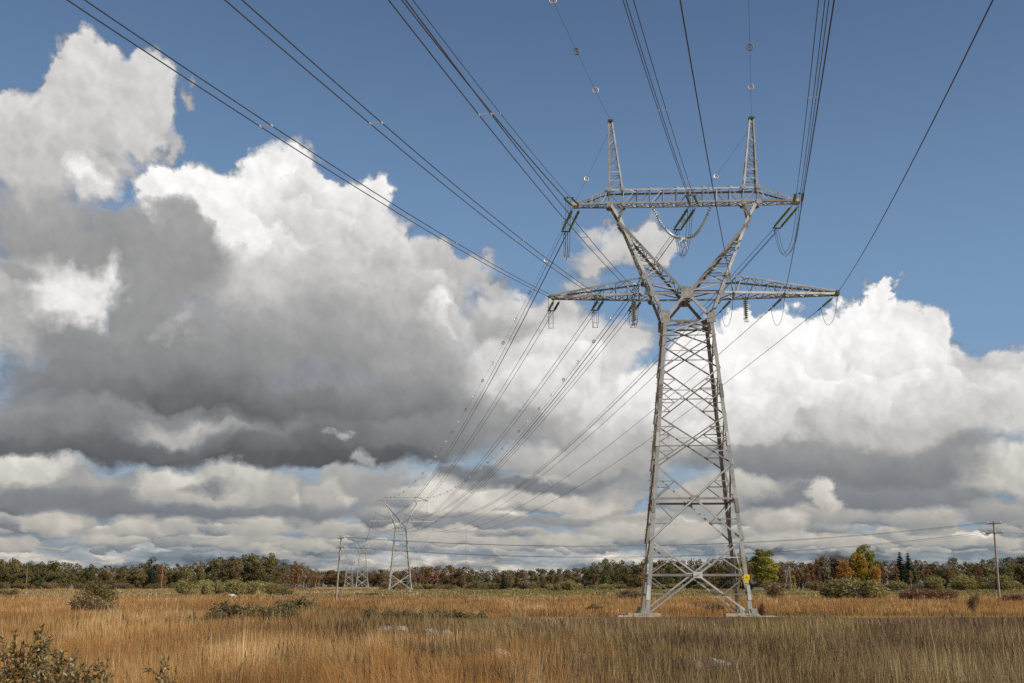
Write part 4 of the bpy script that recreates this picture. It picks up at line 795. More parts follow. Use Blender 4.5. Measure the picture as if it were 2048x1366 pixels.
# the next spans, between the distant pylons
for (p0, p1, y0, lab) in (((-36.8, 410.0), (-89.5, 745.0), 9.0, 'between the middle pylon and the small one'), ((-89.5, 745.0), (-136.0, 1040.0), 9.0, 'between the two smallest pylons')):
    c, s = math.cos(math.radians(y0)), math.sin(math.radians(y0))
    for (x, z, nm) in ((-8.4, 27.2, 'outer upper wire'), (0.3, 27.2, 'middle upper wire'), (8.6, 27.2, 'inner upper wire'), (-10, 22.2, 'outer lower wire'), (11.3, 22.2, 'far lower wire')):
        A = np.array((p0[0] + x * c, p0[1] + x * s, z * .935 + 1)); B = np.array((p1[0] + x * c, p1[1] + x * s, z * .935 + 1))
        m = MB(); m.tube([p - A for p in span(A, B, 9.5, 24)], .03, 4); o = m.build('distant_conductor', WIRE); o.location = tuple(A)
        tag(o, f'faint {nm} {lab}', 'power line', 'faint wires between the distant pylons')
# suspension strings on the middle pylon
for (x, z0, z1, nm) in ((-8.3, ZU, 27.2, 'left tip of the upper arm'), (0.3, ZU, 27.2, 'middle of the upper arm'), (8.6, ZU, 27.2, 'right tip of the upper arm'), (-10, ZL, 22.2, 'left end of the lower arm'), (11.3, ZL, 22.2, 'right end of the lower arm')):
    p = far_pt(x, z0); m = MB(); z0, z1 = z0 * .935, z1 * .935; m.tube([(0, 0, 0), (0, 0, z1 - z0)], .03, 5); m.lathe((0, 0, -.3), (0, 0, -1), disc_prof(int((z0 - z1 - .6) / .15), .15, .14, 0), 6)
    o = m.build('hanging_insulator', PALEGLASS); o.location = tuple(p); tag(o, f'thin string hanging from the {nm} of the middle pylon', 'insulator', 'hanging strings on the middle pylon')

# ------------------------------------------------------------------ wooden poles and their two lines
def pole(base, top, r0, r1, arms, label, armlen, stub=False):
    base, top = np.array(base, float), np.array(top, float); root = empty('utility_pole', tuple(base)); tag(root, label, 'utility pole', 'wooden poles of the small line')
    v = top - base; m = MB(); m.tube([v * t for t in (-.02, .2, .5, .8, 1)], r0, 8, r1); m.build('pole', WOOD, root)
    ends = []
    for (dz, L, dirx) in arms:
        c = v * (1 - dz / np.linalg.norm(v)); d = nrm(dirx); m = MB(); m.obox(c - d * L / 2 + np.array((0, -.17, -.05)), d * L, (0, .09, 0), (0, 0, .1)); a = m.build('crossarm', DARKFIT, root)
        for s in (-1, 1):
            for off in (.46,):
                p = c + d * L * off * s + np.array((0, -.12, .05)); m = MB(); m.lathe(p, (0, 0, 1), [(.015, 0), (.06, .04), (.07, .12), (.045, .2), (0, .22)], 8); m.build('pin_insulator', FITTING, a)
                ends.append(base + p + np.array((0, 0, .16)))
    if stub:
        m = MB(); c = v * .985
        m.tube([c + np.array((0, 0, 0)), c + np.array((0, 0, .22))], .08, 8); m.build('cap', DARKFIT, root)
    return root, ends
D1 = (1, -.25, 0)
pl_l, e_l = pole((-25.75, 183.0, 0), (-25.2, 183.0, 9.6), .16, .10, [(.35, 1.0, D1), (1.75, 1.5, D1)], 'tan wooden pole leaning slightly, in front of the two small pylons', 1.5, True)
pl_r, e_r = pole((70.9, 182.0, 0), (70.85, 182.0, 11.7), .19, .12, [(.35, 2.0, D1), (1.75, 2.4, D1)], 'grey wooden pole at the far side of the field by the dark shrubs', 2.4, True)
for (i, j, S, nm) in ((0, 1, 2.3, 'upper wire'), (2, 3, 2.5, 'lower wire')):
    for (q, back) in ((0, 'front'), (1, 'back')):
        A, B = e_l[i + q], e_r[i + q]
        m = MB(); m.tube([p - A for p in span(A, B, S, 30)], .024 if q == 0 else .014, 5); o = m.build('pole_wire', WIRE); o.location = tuple(A)
        tag(o, f'thin {back} {nm} strung between the two wooden poles', 'wire', 'wires of the small line')
A = e_r[2]; B = A + np.array((60, -15, .2)); m = MB(); m.tube([p - A for p in span(A, B, 1.0, 12)], .014, 5); o = m.build('pole_wire', WIRE); o.location = tuple(A); tag(o, 'thin wire leaving the grey pole away from the pylon', 'wire', 'wires of the small line')
# braced pole by the birches, lone poles in the wood edge, mast
def at(px, py, Y):
    """direction table helper: metres east and up at distance Y for the survey angles of the plan"""
    x = (px - 1024) / 2450; y = (683 - py) / 2450; c, s = math.cos(math.radians(11.287)), math.sin(math.radians(11.287))
    d = c - y * s; return x / d * Y, EYE + (s + y * c) / d * Y
def px_x(px, Y): return at(px, 1172, Y)[0]
root = empty('braced_pole', (px_x(1582, 430), 430, gz(430))); tag(root, 'short wooden pole propped by a slanting strut, in front of the birches', 'utility pole')
m = MB(); m.tube([(0, 0, 0), (-.35, 0, 8.5)], .16, 7, .11); m.build('pole', WOOD, root); m = MB(); m.tube([(-2.3, 0, 0), (-.4, 0, 8.2)], .12, 7, .10); m.build('strut', WOOD, root)
for (px, Y, h, lab) in ((52, 455, 8.6, 'thin grey pole standing before the dark wood at the far left edge'), (323, 455, 9.5, 'thin grey pole standing before the wood, left of the olive bush row')):
    m = MB(); m.tube([(0, 0, 0), (.1, 0, h)], .10, 7, .07); o = m.build('lone_pole', WOOD); o.location = (px_x(px, Y), Y, gz(Y)); tag(o, lab, 'pole', 'lone poles before the wood')
Y = 1150; m = MB()
for s in (-1, 1): m.tube([(s * .5, 0, 0), (s * .25, 0, 52)], .12, 4)
for i in range(26): m.tube([(-.5 if i % 2 else .5, 0, i * 2), (.4 if i % 2 else -.4, 0, i * 2 + 2)], .06, 4)
o = m.build('radio_mast', STEEL); o.location = (px_x(932, Y), Y, gz(Y)); tag(o, 'faint thin radio mast rising behind the rust-brown wood', 'mast')
root = empty('wooden_rail', (px_x(1520, 395), 395, gz(395))); tag(root, 'low pale rail fence beside the round brown bush behind the pylon', 'fence')
for i in range(3):
    m = MB(); m.tube([(-2 + 2 * i, 0, 0), (-2 + 2 * i, 0, 1.0)], .06, 6); m.build('post', WOOD, root)
for z in (.55, .92):
    m = MB(); m.tube([(-2.1, -.07, z), (2.1, -.07, z)], .05, 6); m.build('rail', FITTING, root)

# ------------------------------------------------------------------ ground
def build_ground():
    me = bpy.data.meshes.new('ground')
    ys = [-300, -60, 0, 15, 25, 35, 50, 70, 95, 125, 160, 200, 225, 245, 265, 285, 310, 340, 370, 400, 430, 460, 490, 520, 600, 1000, 2000, 4500, 12000]
    xs = [-9000, -3000, -1200, -500, -250, -120, -60, -25, 0, 25, 60, 120, 250, 500, 1200, 3000, 9000]
    v = [(x, y, gz(y)) for y in ys for x in xs]; n = len(xs)
    f = [(j * n + i, j * n + i + 1, (j + 1) * n + i + 1, (j + 1) * n + i) for j in range(len(ys) - 1) for i in range(n - 1)]
    me.from_pydata(v, [], f)
    m, t, out = mat_new('field_soil_and_turf')
    L = t.links
    tc = t.nodes.new('ShaderNodeTexCoord'); sp = t.nodes.new('ShaderNodeSeparateXYZ'); L.new(tc.outputs['Object'], sp.inputs[0])
    def nz(scale, det, stretch=(1, 1, 1), r=0.6):
        mp = t.nodes.new('ShaderNodeMapping'); mp.inputs['Scale'].default_value = stretch; L.new(tc.outputs['Object'], mp.inputs[0])
        n_ = t.nodes.new('ShaderNodeTexNoise'); n_.inputs['Scale'].default_value = scale; n_.inputs['Detail'].default_value = det; n_.inputs['Roughness'].default_value = r
        L.new(mp.outputs[0], n_.inputs['Vector']); return n_.outputs[0]
    def mth(op, a, b):
        k = t.nodes.new('ShaderNodeMath'); k.operation = op
        for s_, q in zip(k.inputs, (a, b)):
            if hasattr(q, 'is_linked'): L.new(q, s_)
            else: s_.default_value = q
        return k.outputs[0]
    def mixc(fac, a, b):
        k = t.nodes.new('ShaderNodeMix'); k.data_type = 'RGBA'
        for s_, q in ((k.inputs[0], fac), (k.inputs[6], a), (k.inputs[7], b)):
            if hasattr(q, 'is_linked'): L.new(q, s_)
            else: s_.default_value = q
        return k.outputs[2]
    def step(a, lo, hi):
        k = t.nodes.new('ShaderNodeMapRange'); k.interpolation_type = 'SMOOTHSTEP'; L.new(a, k.inputs[0]); k.inputs[1].default_value = lo; k.inputs[2].default_value = hi; return k.outputs[0]
    big = nz(0.02, 5); yw = mth('ADD', sp.outputs[1], mth('MULTIPLY', mth('SUBTRACT', nz(0.03, 6), .5), 60))
    yfar = mth('ADD', sp.outputs[1], mth('MULTIPLY', mth('SUBTRACT', nz(0.012, 6), .5), 90))
    straw = ramp(t, nz(0.9, 8, (1, .4, 1), .7), [(.3, (.24, .135, .055)), (.55, (.36, .205, .08)), (.8, (.46, .27, .11))])
    rust = ramp(t, nz(0.5, 8, (1, .5, 1), .7), [(.3, (.21, .105, .042)), (.55, (.32, .165, .062)), (.8, (.40, .215, .085))])
    olive = ramp(t, nz(0.16, 9, (.35, 1, 1), .75), [(.3, (.10, .085, .035)), (.42, (.15, .14, .045)), (.55, (.19, .165, .06)), (.7, (.26, .20, .09))])
    tan_ = ramp(t, nz(0.16, 9, (.35, 1, 1), .75), [(.3, (.20, .155, .085)), (.5, (.32, .255, .145)), (.75, (.42, .345, .21))])
    c = mixc(step(yw, 85, 115), straw, rust)
    c = mixc(step(yw, 222, 232), c, tan_)
    side = step(sp.outputs[0], -60, 10)
    c = mixc(mth('MULTIPLY', step(yfar, 240, 300), mth('ADD', mth('MULTIPLY', side, .8), .2)), c, olive)
    b = t.nodes.new('ShaderNodeBsdfPrincipled'); L.new(c, b.inputs['Base Color']); b.inputs['Roughness'].default_value = 1.0; b.inputs['Specular IOR Level'].default_value = 0.05
    bp = t.nodes.new('ShaderNodeBump'); bp.inputs['Strength'].default_value = .6; bp.inputs['Distance'].default_value = .3; L.new(nz(1.5, 8), bp.inputs['Height']); L.new(bp.outputs[0], b.inputs['Normal'])
    L.new(b.outputs[0], out.inputs[0]); me.materials.append(m)
    o = bpy.data.objects.new('ground', me); COL.objects.link(o); tag(o, kind='structure')
build_ground()

# ------------------------------------------------------------------ grasses: every blade is geometry, gathered by kind
rng = np.random.default_rng(11)
def vnoise(x, y, s, seed):
    """smooth value noise, used for where each grass grows"""
    r = np.random.default_rng(seed); G = r.random((257, 257)); u = (x / s) % 256; v = (y / s) % 256
    i = np.floor(u).astype(int); j = np.floor(v).astype(int); f = u - i; g = v - j; f = f * f * (3 - 2 * f); g = g * g * (3 - 2 * g)
    return (G[i, j] * (1 - f) + G[i + 1, j] * f) * (1 - g) + (G[i, j + 1] * (1 - f) + G[i + 1, j + 1] * f) * g
def fbm(x, y, s, seed): return .5 * vnoise(x, y, s, seed) + .3 * vnoise(x, y, s / 2.1, seed + 1) + .2 * vnoise(x, y, s / 4.5, seed + 2)
def sst(x, a, b): t = np.clip((x - a) / (b - a), 0, 1); return t * t * (3 - 2 * t)
FEET = [world_pt(sx * 3.7 + .1, sy * 3.7, 0)[:2] for sx in (-1, 1) for sy in (-1, 1)]
def scatter(n, y0, y1, spread=.62):
    u = rng.random(n); y = np.sqrt(y0 * y0 + u * (y1 * y1 - y0 * y0)); x = (rng.random(n) * 2 - 1) * y * spread
    return x, y
def zones(x, y):
    """how strongly orange grass, pale weeds, purple-brown weeds and green turf grow at a place"""
    lat = x / y + .10 * (fbm(x, y, 9, 3) - .5); yy = y * (1 + .22 * (fbm(x, y, 14, 21) - .5))
    patch = fbm(x, y, 6, 41); patch2 = fbm(x, y, 11, 61); fine = fbm(x, y, 2.2, 81)
    right = sst(lat, -.10, .12)                                     # the weedy side of the field
    near_or = sst(yy, 47, 38) * sst(lat, .16, -.02)                  # orange again close to the viewer, centre left
    weeds = right * sst(yy + 14 * (fbm(x, y, 7, 251) - .5), 86, 74) * (1 - .9 * near_or)
    midpale = sst(lat, -.19, -.10) * sst(yy, 58, 64) * sst(yy, 92, 84) * sst(lat, .12, .03)
    weeds = np.maximum(weeds, midpale * .9)
    purple = weeds * np.maximum(sst(yy, 66, 76) * sst(lat, .0, .10), .95 * sst(patch2, .52, .64))
    green = weeds * (.18 + .62 * sst(patch, .44, .60)) * sst(lat, -.02, .08)
    band = np.maximum(sst(lat, .13, .2) * sst(yy, 88, 95) * sst(yy, 112, 104), .8 * (x > 1) * sst(y + 16 * (fbm(x, y, 9, 231) - .5), 84, 88) * sst(y + 10 * (fbm(x, y, 8, 241) - .5), 101, 95))   # low dark turf behind the pylon's foot
    turf = np.maximum(band, .8 * sst(yy, 235, 262) * (.25 + .75 * sst(lat, -.16, -.02)) * (.5 + .5 * sst(fbm(x, y, 25, 205), .4, .55)))
    weeds = np.maximum(weeds, .75 * sst(y, 232, 250) * sst(fbm(x, y, 30, 215), .42, .56))
    dark = sst(lat, -.32, -.14) * sst(fine, .56, .70) * sst(lat, .5, .2) * .7 + .75 * sst(yy, 48, 54) * sst(yy, 66, 60) * sst(lat, -.27, -.16) * sst(lat, .02, -.05) * sst(patch, .36, .52) + .75 * sst(y, 219, 225) * sst(y, 240, 233) * sst(lat, .02, -.04)
    return weeds, purple, green, turf, dark, patch
def gza(y):
    t = np.clip((y - 225.0) / 300.0, 0, 1); return 1.35 * t * t * (3 - 2 * t)
def blades(name, mat, x, y, h, w, lean, bulge, tint, label, cat, lodging=1.0):
    n = len(x); z0 = gza(y); a = rng.random(n) * math.pi; ca, sa = np.cos(a), np.sin(a); wind = .10
    g1 = fbm(x, y / 3, 2.0, 301) - .5; g2 = fbm(x, y / 3, 2.3, 311) - .5; lodge = 1 + 2.2 * lodging * sst(fbm(x, y / 3, 3.5, 321), .52, .66)      # patches where the wind has laid it over
    la = rng.normal(0, 1, (n, 2)) * (lean * h)[:, None] + np.stack([(-wind * lodging + 1.5 * lodging * g1 * lodge) * h, (.03 + 1.2 * lodging * g2 * lodge) * h], 1)
    V = np.zeros((n, 5, 3), np.float32); hw_ = w / 2
    for k, (s, zf, lf, wf) in enumerate(((-1, 0, 0, 1), (1, 0, 0, 1), (-1, .62, .38, bulge), (1, .62, .38, bulge), (0, 1, 1, 0))):
        V[:, k, 0] = x + la[:, 0] * lf + s * hw_ * wf * ca; V[:, k, 1] = y + la[:, 1] * lf + s * hw_ * wf * sa; V[:, k, 2] = z0 + h * np.where(zf > 0, 1 - .16 * (lodge - 1) / 2.2 * 2, 1) * zf - (.02 if zf == 0 else 0)
    b = np.arange(n)[:, None] * 5
    o = np_mesh(name, V.reshape(-1, 3), b + np.array([[0, 1, 3, 2]]), b + np.array([[2, 3, 4]]), mat, np.repeat(tint, 5))
    tag(o, label, cat, kind='stuff'); return o
ORANGE = leafy('orange_grass', [(0, (.30, .145, .045)), (.35, (.42, .215, .068)), (.7, (.51, .285, .098)), (1, (.70, .46, .21))], .45, 0)
TAN = leafy('bleached_weed_stems', [(0, (.16, .105, .045)), (.4, (.31, .215, .09)), (.75, (.48, .345, .16)), (1, (.78, .60, .34))], .35, 0)
PURPLE = leafy('brown_weeds', [(0, (.07, .038, .026)), (.5, (.15, .088, .056)), (1, (.25, .155, .095))], .2, 0)
GREEN = leafy('green_grass', [(0, (.085, .072, .02)), (.5, (.175, .145, .04)), (1, (.30, .25, .075))], .35, 0)
DARKW = leafy('dark_dry_weeds', [(0, (.08, .052, .026)), (.5, (.17, .11, .05)), (1, (.29, .19, .085))], .2, 0)
X, Y_ = [], []
for n, y0, y1 in ((210000, 19, 48), (170000, 48, 92), (150000, 92, 160), (90000, 160, 262), (70000, 262, 470)):
    a, b = scatter(n, y0, y1); X.append(a); Y_.append(b)
X = np.concatenate(X); Y_ = np.concatenate(Y_)
ok = np.ones(len(X), bool)
for (fx_, fy_) in FEET: ok &= ~((abs(X - fx_) < 1.35) & (abs(Y_ - fy_) < 1.0))
X, Y_ = X[ok], Y_[ok]
W_, P_, G_, T_, D_, PT = zones(X, Y_)
r = rng.random(len(X)); r2 = rng.random(len(X))
fine_ = fbm(X, Y_ / 4, 1.3, 171); mid_ = fbm(X, Y_ / 4, 3.2, 191); U = lambda: rng.random(len(X))
kind = np.where(r < W_, 1, 0); weedy = kind == 1
p_tan = .10 + .52 * sst(fine_, .45, .60) * (1 - .8 * P_) * (1 - .8 * sst(Y_ + 8 * (mid_ - .5), 38, 31) * sst(X, -3, 1))
p_tan = np.where(Y_ > 230, .8, p_tan * (1 - .45 * sst(X / Y_, .08, .20)))
kind = np.where(weedy & (r2 > p_tan), np.where(U() < np.clip(.8 * P_ + .06, 0, 1), 2, np.where(U() < .34 + .5 * sst(mid_, .46, .58), 3, np.where(U() < .80, 4, 1))), kind)
kind = np.where(U() < T_, 3, kind); kind = np.where((kind == 0) & (U() < D_), 4, kind)
kind = np.where((kind == 0) & (U() < .05 + .10 * sst(mid_, .56, .66)), 1, kind); kind = np.where((kind == 1) & (U() < .10), 0, kind)
wid = np.maximum(.007, .00030 * Y_) * np.where(Y_ > 262, 1.8, 1); clump = fbm(X, Y_ / 3, 1.4, 101); pat = fbm(X, Y_ / 2.2, 6, 131)
def tint_of(m, s=.18, c=.55): return np.clip(.5 + rng.normal(0, s, m.sum()) + c * (clump[m] - .5) + 1.3 * (pat[m] - .5), 0, 1)
for k, (nm, mt, hh, hs, ww, ln, bu, lab, cat) in enumerate((
    ('orange_grass', ORANGE, .56, .12, 1.0, .17, .75, 'fine orange-brown moor grass covering most of the open field', 'grass'),
    ('bleached_weeds', TAN, .84, .2, .9, .09, .7, 'bleached tan weed stems standing between the viewer and the big pylon', 'weeds'),
    ('purple_weeds', PURPLE, .62, .18, 1.4, .14, 1.2, 'dark purplish-brown withered weeds in drifts before the big pylon', 'weeds'),
    ('green_grass', GREEN, .58, .16, 1.1, .2, .8, 'olive green grass among the weeds and on the far meadow', 'grass'),
    ('dark_weeds', DARKW, .60, .18, 1.2, .2, 1.0, 'dark brown dry weeds scattered through the orange grass', 'weeds'))):
    m_ = kind == k; h = np.clip(rng.normal(hh, hs, m_.sum()), .15, 1.4) * (.42 + 1.16 * clump[m_])
    h = np.where((Y_[m_] > 245) | ((k == 3) & (Y_[m_] > 84)), h * .45, h)
    xm, ym = X[m_], Y_[m_]; strip = (xm > 1) & (ym > 85 + 5 * (fbm(xm, ym, 6, 261) - .5)) & (ym < 98)
    h = np.where(strip, h * .28, h); h = np.where((ym > 58) & (ym < 86) & (xm > -4), np.minimum(h, .36 + .022 * np.maximum(0, 84 - ym)), h)
    blades(nm, mt, X[m_], Y_[m_], h, wid[m_] * ww * (.7 + .6 * rng.random(m_.sum())), np.full(m_.sum(), ln), bu, tint_of(m_, .12 if k == 0 else .2), lab, cat, .75 if k == 0 else .22)

# dark withered seed stalks standing above the grass
a_, b_ = scatter(5200, 19, 78); keep = fbm(a_, b_ / 3, 3.0, 401) > .53; a_, b_ = a_[keep], b_[keep]; n_ = len(a_)
blades('seed_stalks', DARKW, a_, b_, np.clip(rng.normal(.78, .16, n_), .4, 1.2), np.maximum(.008, .0003 * b_) * 1.3, np.full(n_, .08), 1.9, np.clip(rng.normal(.3, .2, n_), 0, 1), 'dark withered seed stalks scattered above the near grass', 'weeds', .1)

# ------------------------------------------------------------------ trees and shrubs: leaf clumps through the crown's volume, limbs and trunk below
def leaf_cloud(cents, rads, per, size, r, flat=.8, shell=.45, long=1.0):
    """leaf-clump quads spread through lobes; returns verts, quads, tints"""
    N_ = sum(per); c = np.repeat(np.asarray(cents, float), per, 0); R = np.repeat(np.asarray(rads, float), per, 0)
    d = r.normal(0, 1, (N_, 3)); d /= np.linalg.norm(d, axis=1)[:, None]
    rr = (shell + (1 - shell) * r.random(N_)) ** .7
    p = c + d * R * rr[:, None]
    a = r.normal(0, 1, (N_, 3)) + d * .9; a /= np.linalg.norm(a, axis=1)[:, None]
    t = np.cross(a, r.normal(0, 1, (N_, 3))); t /= np.linalg.norm(t, axis=1)[:, None]; b = np.cross(a, t)
    s = size * (.55 + .9 * r.random(N_)); s1 = (s * long)[:, None]; s2 = (s * flat)[:, None]
    V = np.stack([p - t * s1 * .5, p - b * s2 * .5 + t * s1 * .08, p + t * s1 * .5, p + b * s2 * .5 - t * s1 * .05], 1)
    lobe = np.repeat(r.normal(0, .15, len(per)), per); tint = np.clip(.5 + lobe + r.normal(0, .09, N_), 0, 1)
    return V.reshape(-1, 3), np.arange(N_ * 4).reshape(-1, 4), np.repeat(tint, 4)
def trunk_mesh(h, r0, limbs, rr, lean=.03, top=.85):
    m = MB(); pts = [np.array((0, 0, -.1))]; x = y = 0
    for i in range(1, 6):
        x += rr.normal(0, lean * h / 5); y += rr.normal(0, lean * h / 5); pts.append(np.array((x, y, h * top * i / 5)))
    m.tube(pts, r0, 7, r0 * .25)
    for (f, L, up) in limbs:
        i = f * 5; k = min(4, int(i)); p = pts[k] + (pts[k + 1] - pts[k]) * (i - k); a = rr.uniform(0, 2 * math.pi)
        q = p + np.array((math.cos(a) * L, math.sin(a) * L, L * up)); mid = (p + q) / 2 + np.array((0, 0, -.08 * L))
        m.tube([p, mid, q], r0 * .42 * (1.1 - f), 5, r0 * .12)
    return m
def make_tree(kind, seed, mats):
    r = np.random.default_rng(seed); root = empty('broadleaf_tree' if kind in ('round', 'tall', 'big') else {'birch': 'birch_tree', 'spruce': 'spruce_tree', 'bare': 'bare_tree'}[kind])
    leaf, bark = mats
    if kind == 'spruce':
        h = 12; m = trunk_mesh(h, .18, [], r, .004, .97); tr = m.build('trunk', bark, root)
        V, F, T = [], [], []; b = 0
        for i in range(22):
            f = i / 21; z = 1.2 + f * 10.6; R = 3.3 * (1 - f) ** .8 + .25; n = int(44 * (1 - f) + 9)
            a = r.random(n) * 2 * math.pi; L = R * (.6 + .45 * r.random(n)); zz = z + r.normal(0, .12, n)
            for q in range(n):
                c_, s_ = math.cos(a[q]), math.sin(a[q]); w = .24 + .12 * r.random(); dr = .28 * L[q]
                V += [(0, 0, zz[q] + .1), (c_ * L[q] * .6 - s_ * w, s_ * L[q] * .6 + c_ * w, zz[q] - dr * .5), (c_ * L[q], s_ * L[q], zz[q] - dr), (c_ * L[q] * .6 + s_ * w, s_ * L[q] * .6 - c_ * w, zz[q] - dr * .6)]
                F.append((b, b + 1, b + 2, b + 3)); T += [r.random()] * 4; b += 4
        np_mesh('crown', np.array(V), np.array(F), [], leaf, np.array(T), root); return root
    spec = {'round': (11, .20, .03, 3.0, .42, 24, 150, .42), 'tall': (13, .2, .06, 2.2, .46, 26, 130, .40), 'birch': (12, .10, .24, 1.7, .36, 22, 90, .34), 'bare': (12, .15, .20, 2.0, .4, 20, 75, .30), 'big': (15, .38, .04, 4.4, .43, 56, 160, .48)}[kind]
    h, r0, lo, R, vz, nl, per, size = spec
    limbs = [(lo + (1 - lo) * r.random() * .85, R * (.45 + .4 * r.random()), .5 + .7 * r.random()) for _ in range(11 if kind != 'bare' else 30)]
    trunk_mesh(h, r0, limbs, r).build('trunk', bark, root)
    cz = h * (lo + 1) / 2 + .2; Hz = h * (1 - lo) / 2
    C, RR = [], []
    for i in range(nl):
        d = r.normal(0, 1, 3); d /= np.linalg.norm(d); k = (.35 + .55 * r.random() ** .5)
        taper = 1 - .35 * max(0, d[2]) if kind in ('birch', 'tall', 'bare') else 1
        C.append((d[0] * R * k * taper, d[1] * R * k * taper, cz + d[2] * Hz * k * (1.02))); q = R * (.36 + .24 * r.random()) if kind != 'big' else R * (.30 + .16 * r.random()); RR.append((q, q, q * .8))
    V, F, T = leaf_cloud(C, RR, [int(per * (.6 + .8 * r.random())) for _ in C], size, r)
    np_mesh('crown', V, F, [], leaf, T, root); return root
def leaf_mat(name, dark, mid, light, trans=.3, vary=.2): return leafy(name, [(0, dark), (.5, mid), (1, light)], trans, vary)
M_OLIVE = leaf_mat('olive_leaves', (0.084, 0.072, 0.026), (0.174, 0.142, 0.050), (0.282, 0.228, 0.084))
M_BROWN = leaf_mat('brown_olive_leaves', (0.094, 0.066, 0.030), (0.192, 0.134, 0.058), (0.300, 0.216, 0.090))
M_GREEN = leaf_mat('dull_green_leaves', (0.054, 0.060, 0.022), (0.120, 0.126, 0.043), (0.198, 0.198, 0.072))
M_RUST = leaf_mat('rust_leaves', (0.138, 0.072, 0.034), (0.258, 0.134, 0.058), (0.372, 0.198, 0.079))
M_GREYT = leaf_mat('grey_tan_twigs', (0.114, 0.089, 0.061), (0.218, 0.179, 0.116), (0.324, 0.268, 0.179))
M_YELLOW = leaf_mat('yellow_leaves', (.24, .15, .02), (.44, .29, .04), (.62, .44, .08))
M_LIME = leaf_mat('yellow_green_leaves', (.12, .11, .02), (.29, .26, .042), (.48, .42, .08))
M_ORANGE = leaf_mat('orange_leaves', (.20, .085, .02), (.38, .175, .035), (.54, .28, .06))
M_SPRUCE = leaf_mat('spruce_needles', (0.016, 0.027, 0.014), (0.034, 0.051, 0.024), (0.061, 0.081, 0.035), .1)
M_WILLOW = leaf_mat('olive_grey_willow_leaves', (.095, .074, .03), (.185, .148, .062), (.285, .24, .115))
M_OLBUSH = leaf_mat('light_olive_leaves', (0.136, 0.115, 0.042), (0.288, 0.240, 0.088), (0.448, 0.384, 0.152))
M_SHRUB = leaf_mat('brown_shrub_leaves', (0.112, 0.077, 0.042), (0.231, 0.161, 0.078), (0.350, 0.252, 0.119))
M_REDSH = leaf_mat('dark_red_twigs', (0.106, 0.056, 0.035), (0.219, 0.115, 0.062), (0.325, 0.181, 0.094))
DESC = {'olive': 'olive-brown broadleaf tree', 'brown': 'brown-leaved autumn tree', 'green': 'dull green broadleaf tree', 'rust': 'rust-coloured pale-trunked birch', 'grey': 'half-bare grey-tan tree', 'tallolive': 'tall olive-green tree', 'spruce': 'dark narrow spruce', 'rusttree': 'rust-brown leafy tree'}
PROTO = {}
def proto(key):
    if key not in PROTO:
        i = len(PROTO) * 10
        tab = {'olive': ('round', M_OLIVE, GREYBARK), 'brown': ('round', M_BROWN, BARK), 'green': ('round', M_GREEN, BARK), 'rust': ('birch', M_RUST, BIRCHBARK), 'grey': ('bare', M_GREYT, GREYBARK), 'tallolive': ('tall', M_OLIVE, GREYBARK), 'spruce': ('spruce', M_SPRUCE, BARK), 'rusttree': ('tall', M_RUST, GREYBARK)}[key]
        PROTO[key] = [[make_tree(tab[0], 100 + i + j, (tab[1], tab[2])), False] for j in range(4 if key != 'spruce' else 2)]
    return PROTO[key]
rw = random.Random(21)
def plant(key, x, y, h, label, group, wide=1.0):
    p = rw.choice(proto(key)); H = {'round': 11}.get(key, 12)
    H = {'olive': 11, 'brown': 11, 'green': 11, 'rust': 12, 'grey': 12, 'tallolive': 13, 'spruce': 12, 'rusttree': 13}[key]
    if not p[1]: o, p[1] = p[0], True
    else: o = copy_tree(p[0])
    s = (h - gz(y)) / H; o.location = (x, y, gz(y)); o.scale = (s * wide, s * wide, s); o.rotation_euler = (0, 0, rw.uniform(0, 6.28))
    return tag(o, label, 'tree', group)
# skyline of the wood: survey bearing (picture column) -> height of its top (picture row)
SKY_PX = [(-260, 1122), (-100, 1120), (0, 1119), (60, 1122), (110, 1124), (150, 1128), (180, 1132), (230, 1132), (270, 1130), (300, 1122), (340, 1130), (370, 1126), (400, 1120), (450, 1113), (490, 1110), (545, 1112), (560, 1126), (600, 1122), (618, 1136), (640, 1140), (700, 1141), (760, 1140), (800, 1138), (830, 1132), (870, 1131), (930, 1130), (948, 1140), (1000, 1140), (1060, 1136), (1100, 1139), (1160, 1136), (1200, 1122), (1235, 1121), (1260, 1126), (1300, 1122), (1380, 1122), (1440, 1118), (1475, 1110), (1500, 1116), (1560, 1122), (1600, 1126), (1640, 1113), (1690, 1114), (1700, 1118), (1770, 1122), (1830, 1120), (1880, 1127), (1905, 1117), (1950, 1122), (2000, 1118), (2050, 1112), (2150, 1116), (2320, 1118)]
def sky_row(px): return float(np.interp(px, [a for a, _ in SKY_PX], [b for _, b in SKY_PX]))
REG = [(-400, 345, 'in the wood beyond the two round shrubs', [('olive', 3), ('green', 3), ('brown', 2), ('tallolive', 1)]),
       (345, 562, 'in the tall wood behind the olive bush row', [('tallolive', 5), ('olive', 3), ('brown', 1)]),
       (562, 770, 'in the wood behind the small distant pylons', [('rust', 1), ('grey', 2), ('rusttree', 4), ('brown', 2)]),
       (770, 950, 'in the rust-brown wood beside the middle pylon', [('rusttree', 5), ('rust', 1), ('brown', 3)]),
       (950, 1240, 'in the low wood left of the big pylon', [('olive', 3), ('brown', 3), ('grey', 2), ('rusttree', 1), ('green', 1)]),
       (1240, 1500, 'in the wood seen behind the legs of the big pylon', [('olive', 4), ('green', 2), ('rusttree', 2), ('brown', 2)]),
       (1500, 1850, 'in the birch wood left of the spruces', [('rust', 5), ('rusttree', 2), ('grey', 2), ('brown', 1)]),
       (1850, 2400, 'in the wood behind the grey pole', [('olive', 4), ('green', 3), ('brown', 2), ('rusttree', 1)])]
PLUR = 'trees of the far wood'
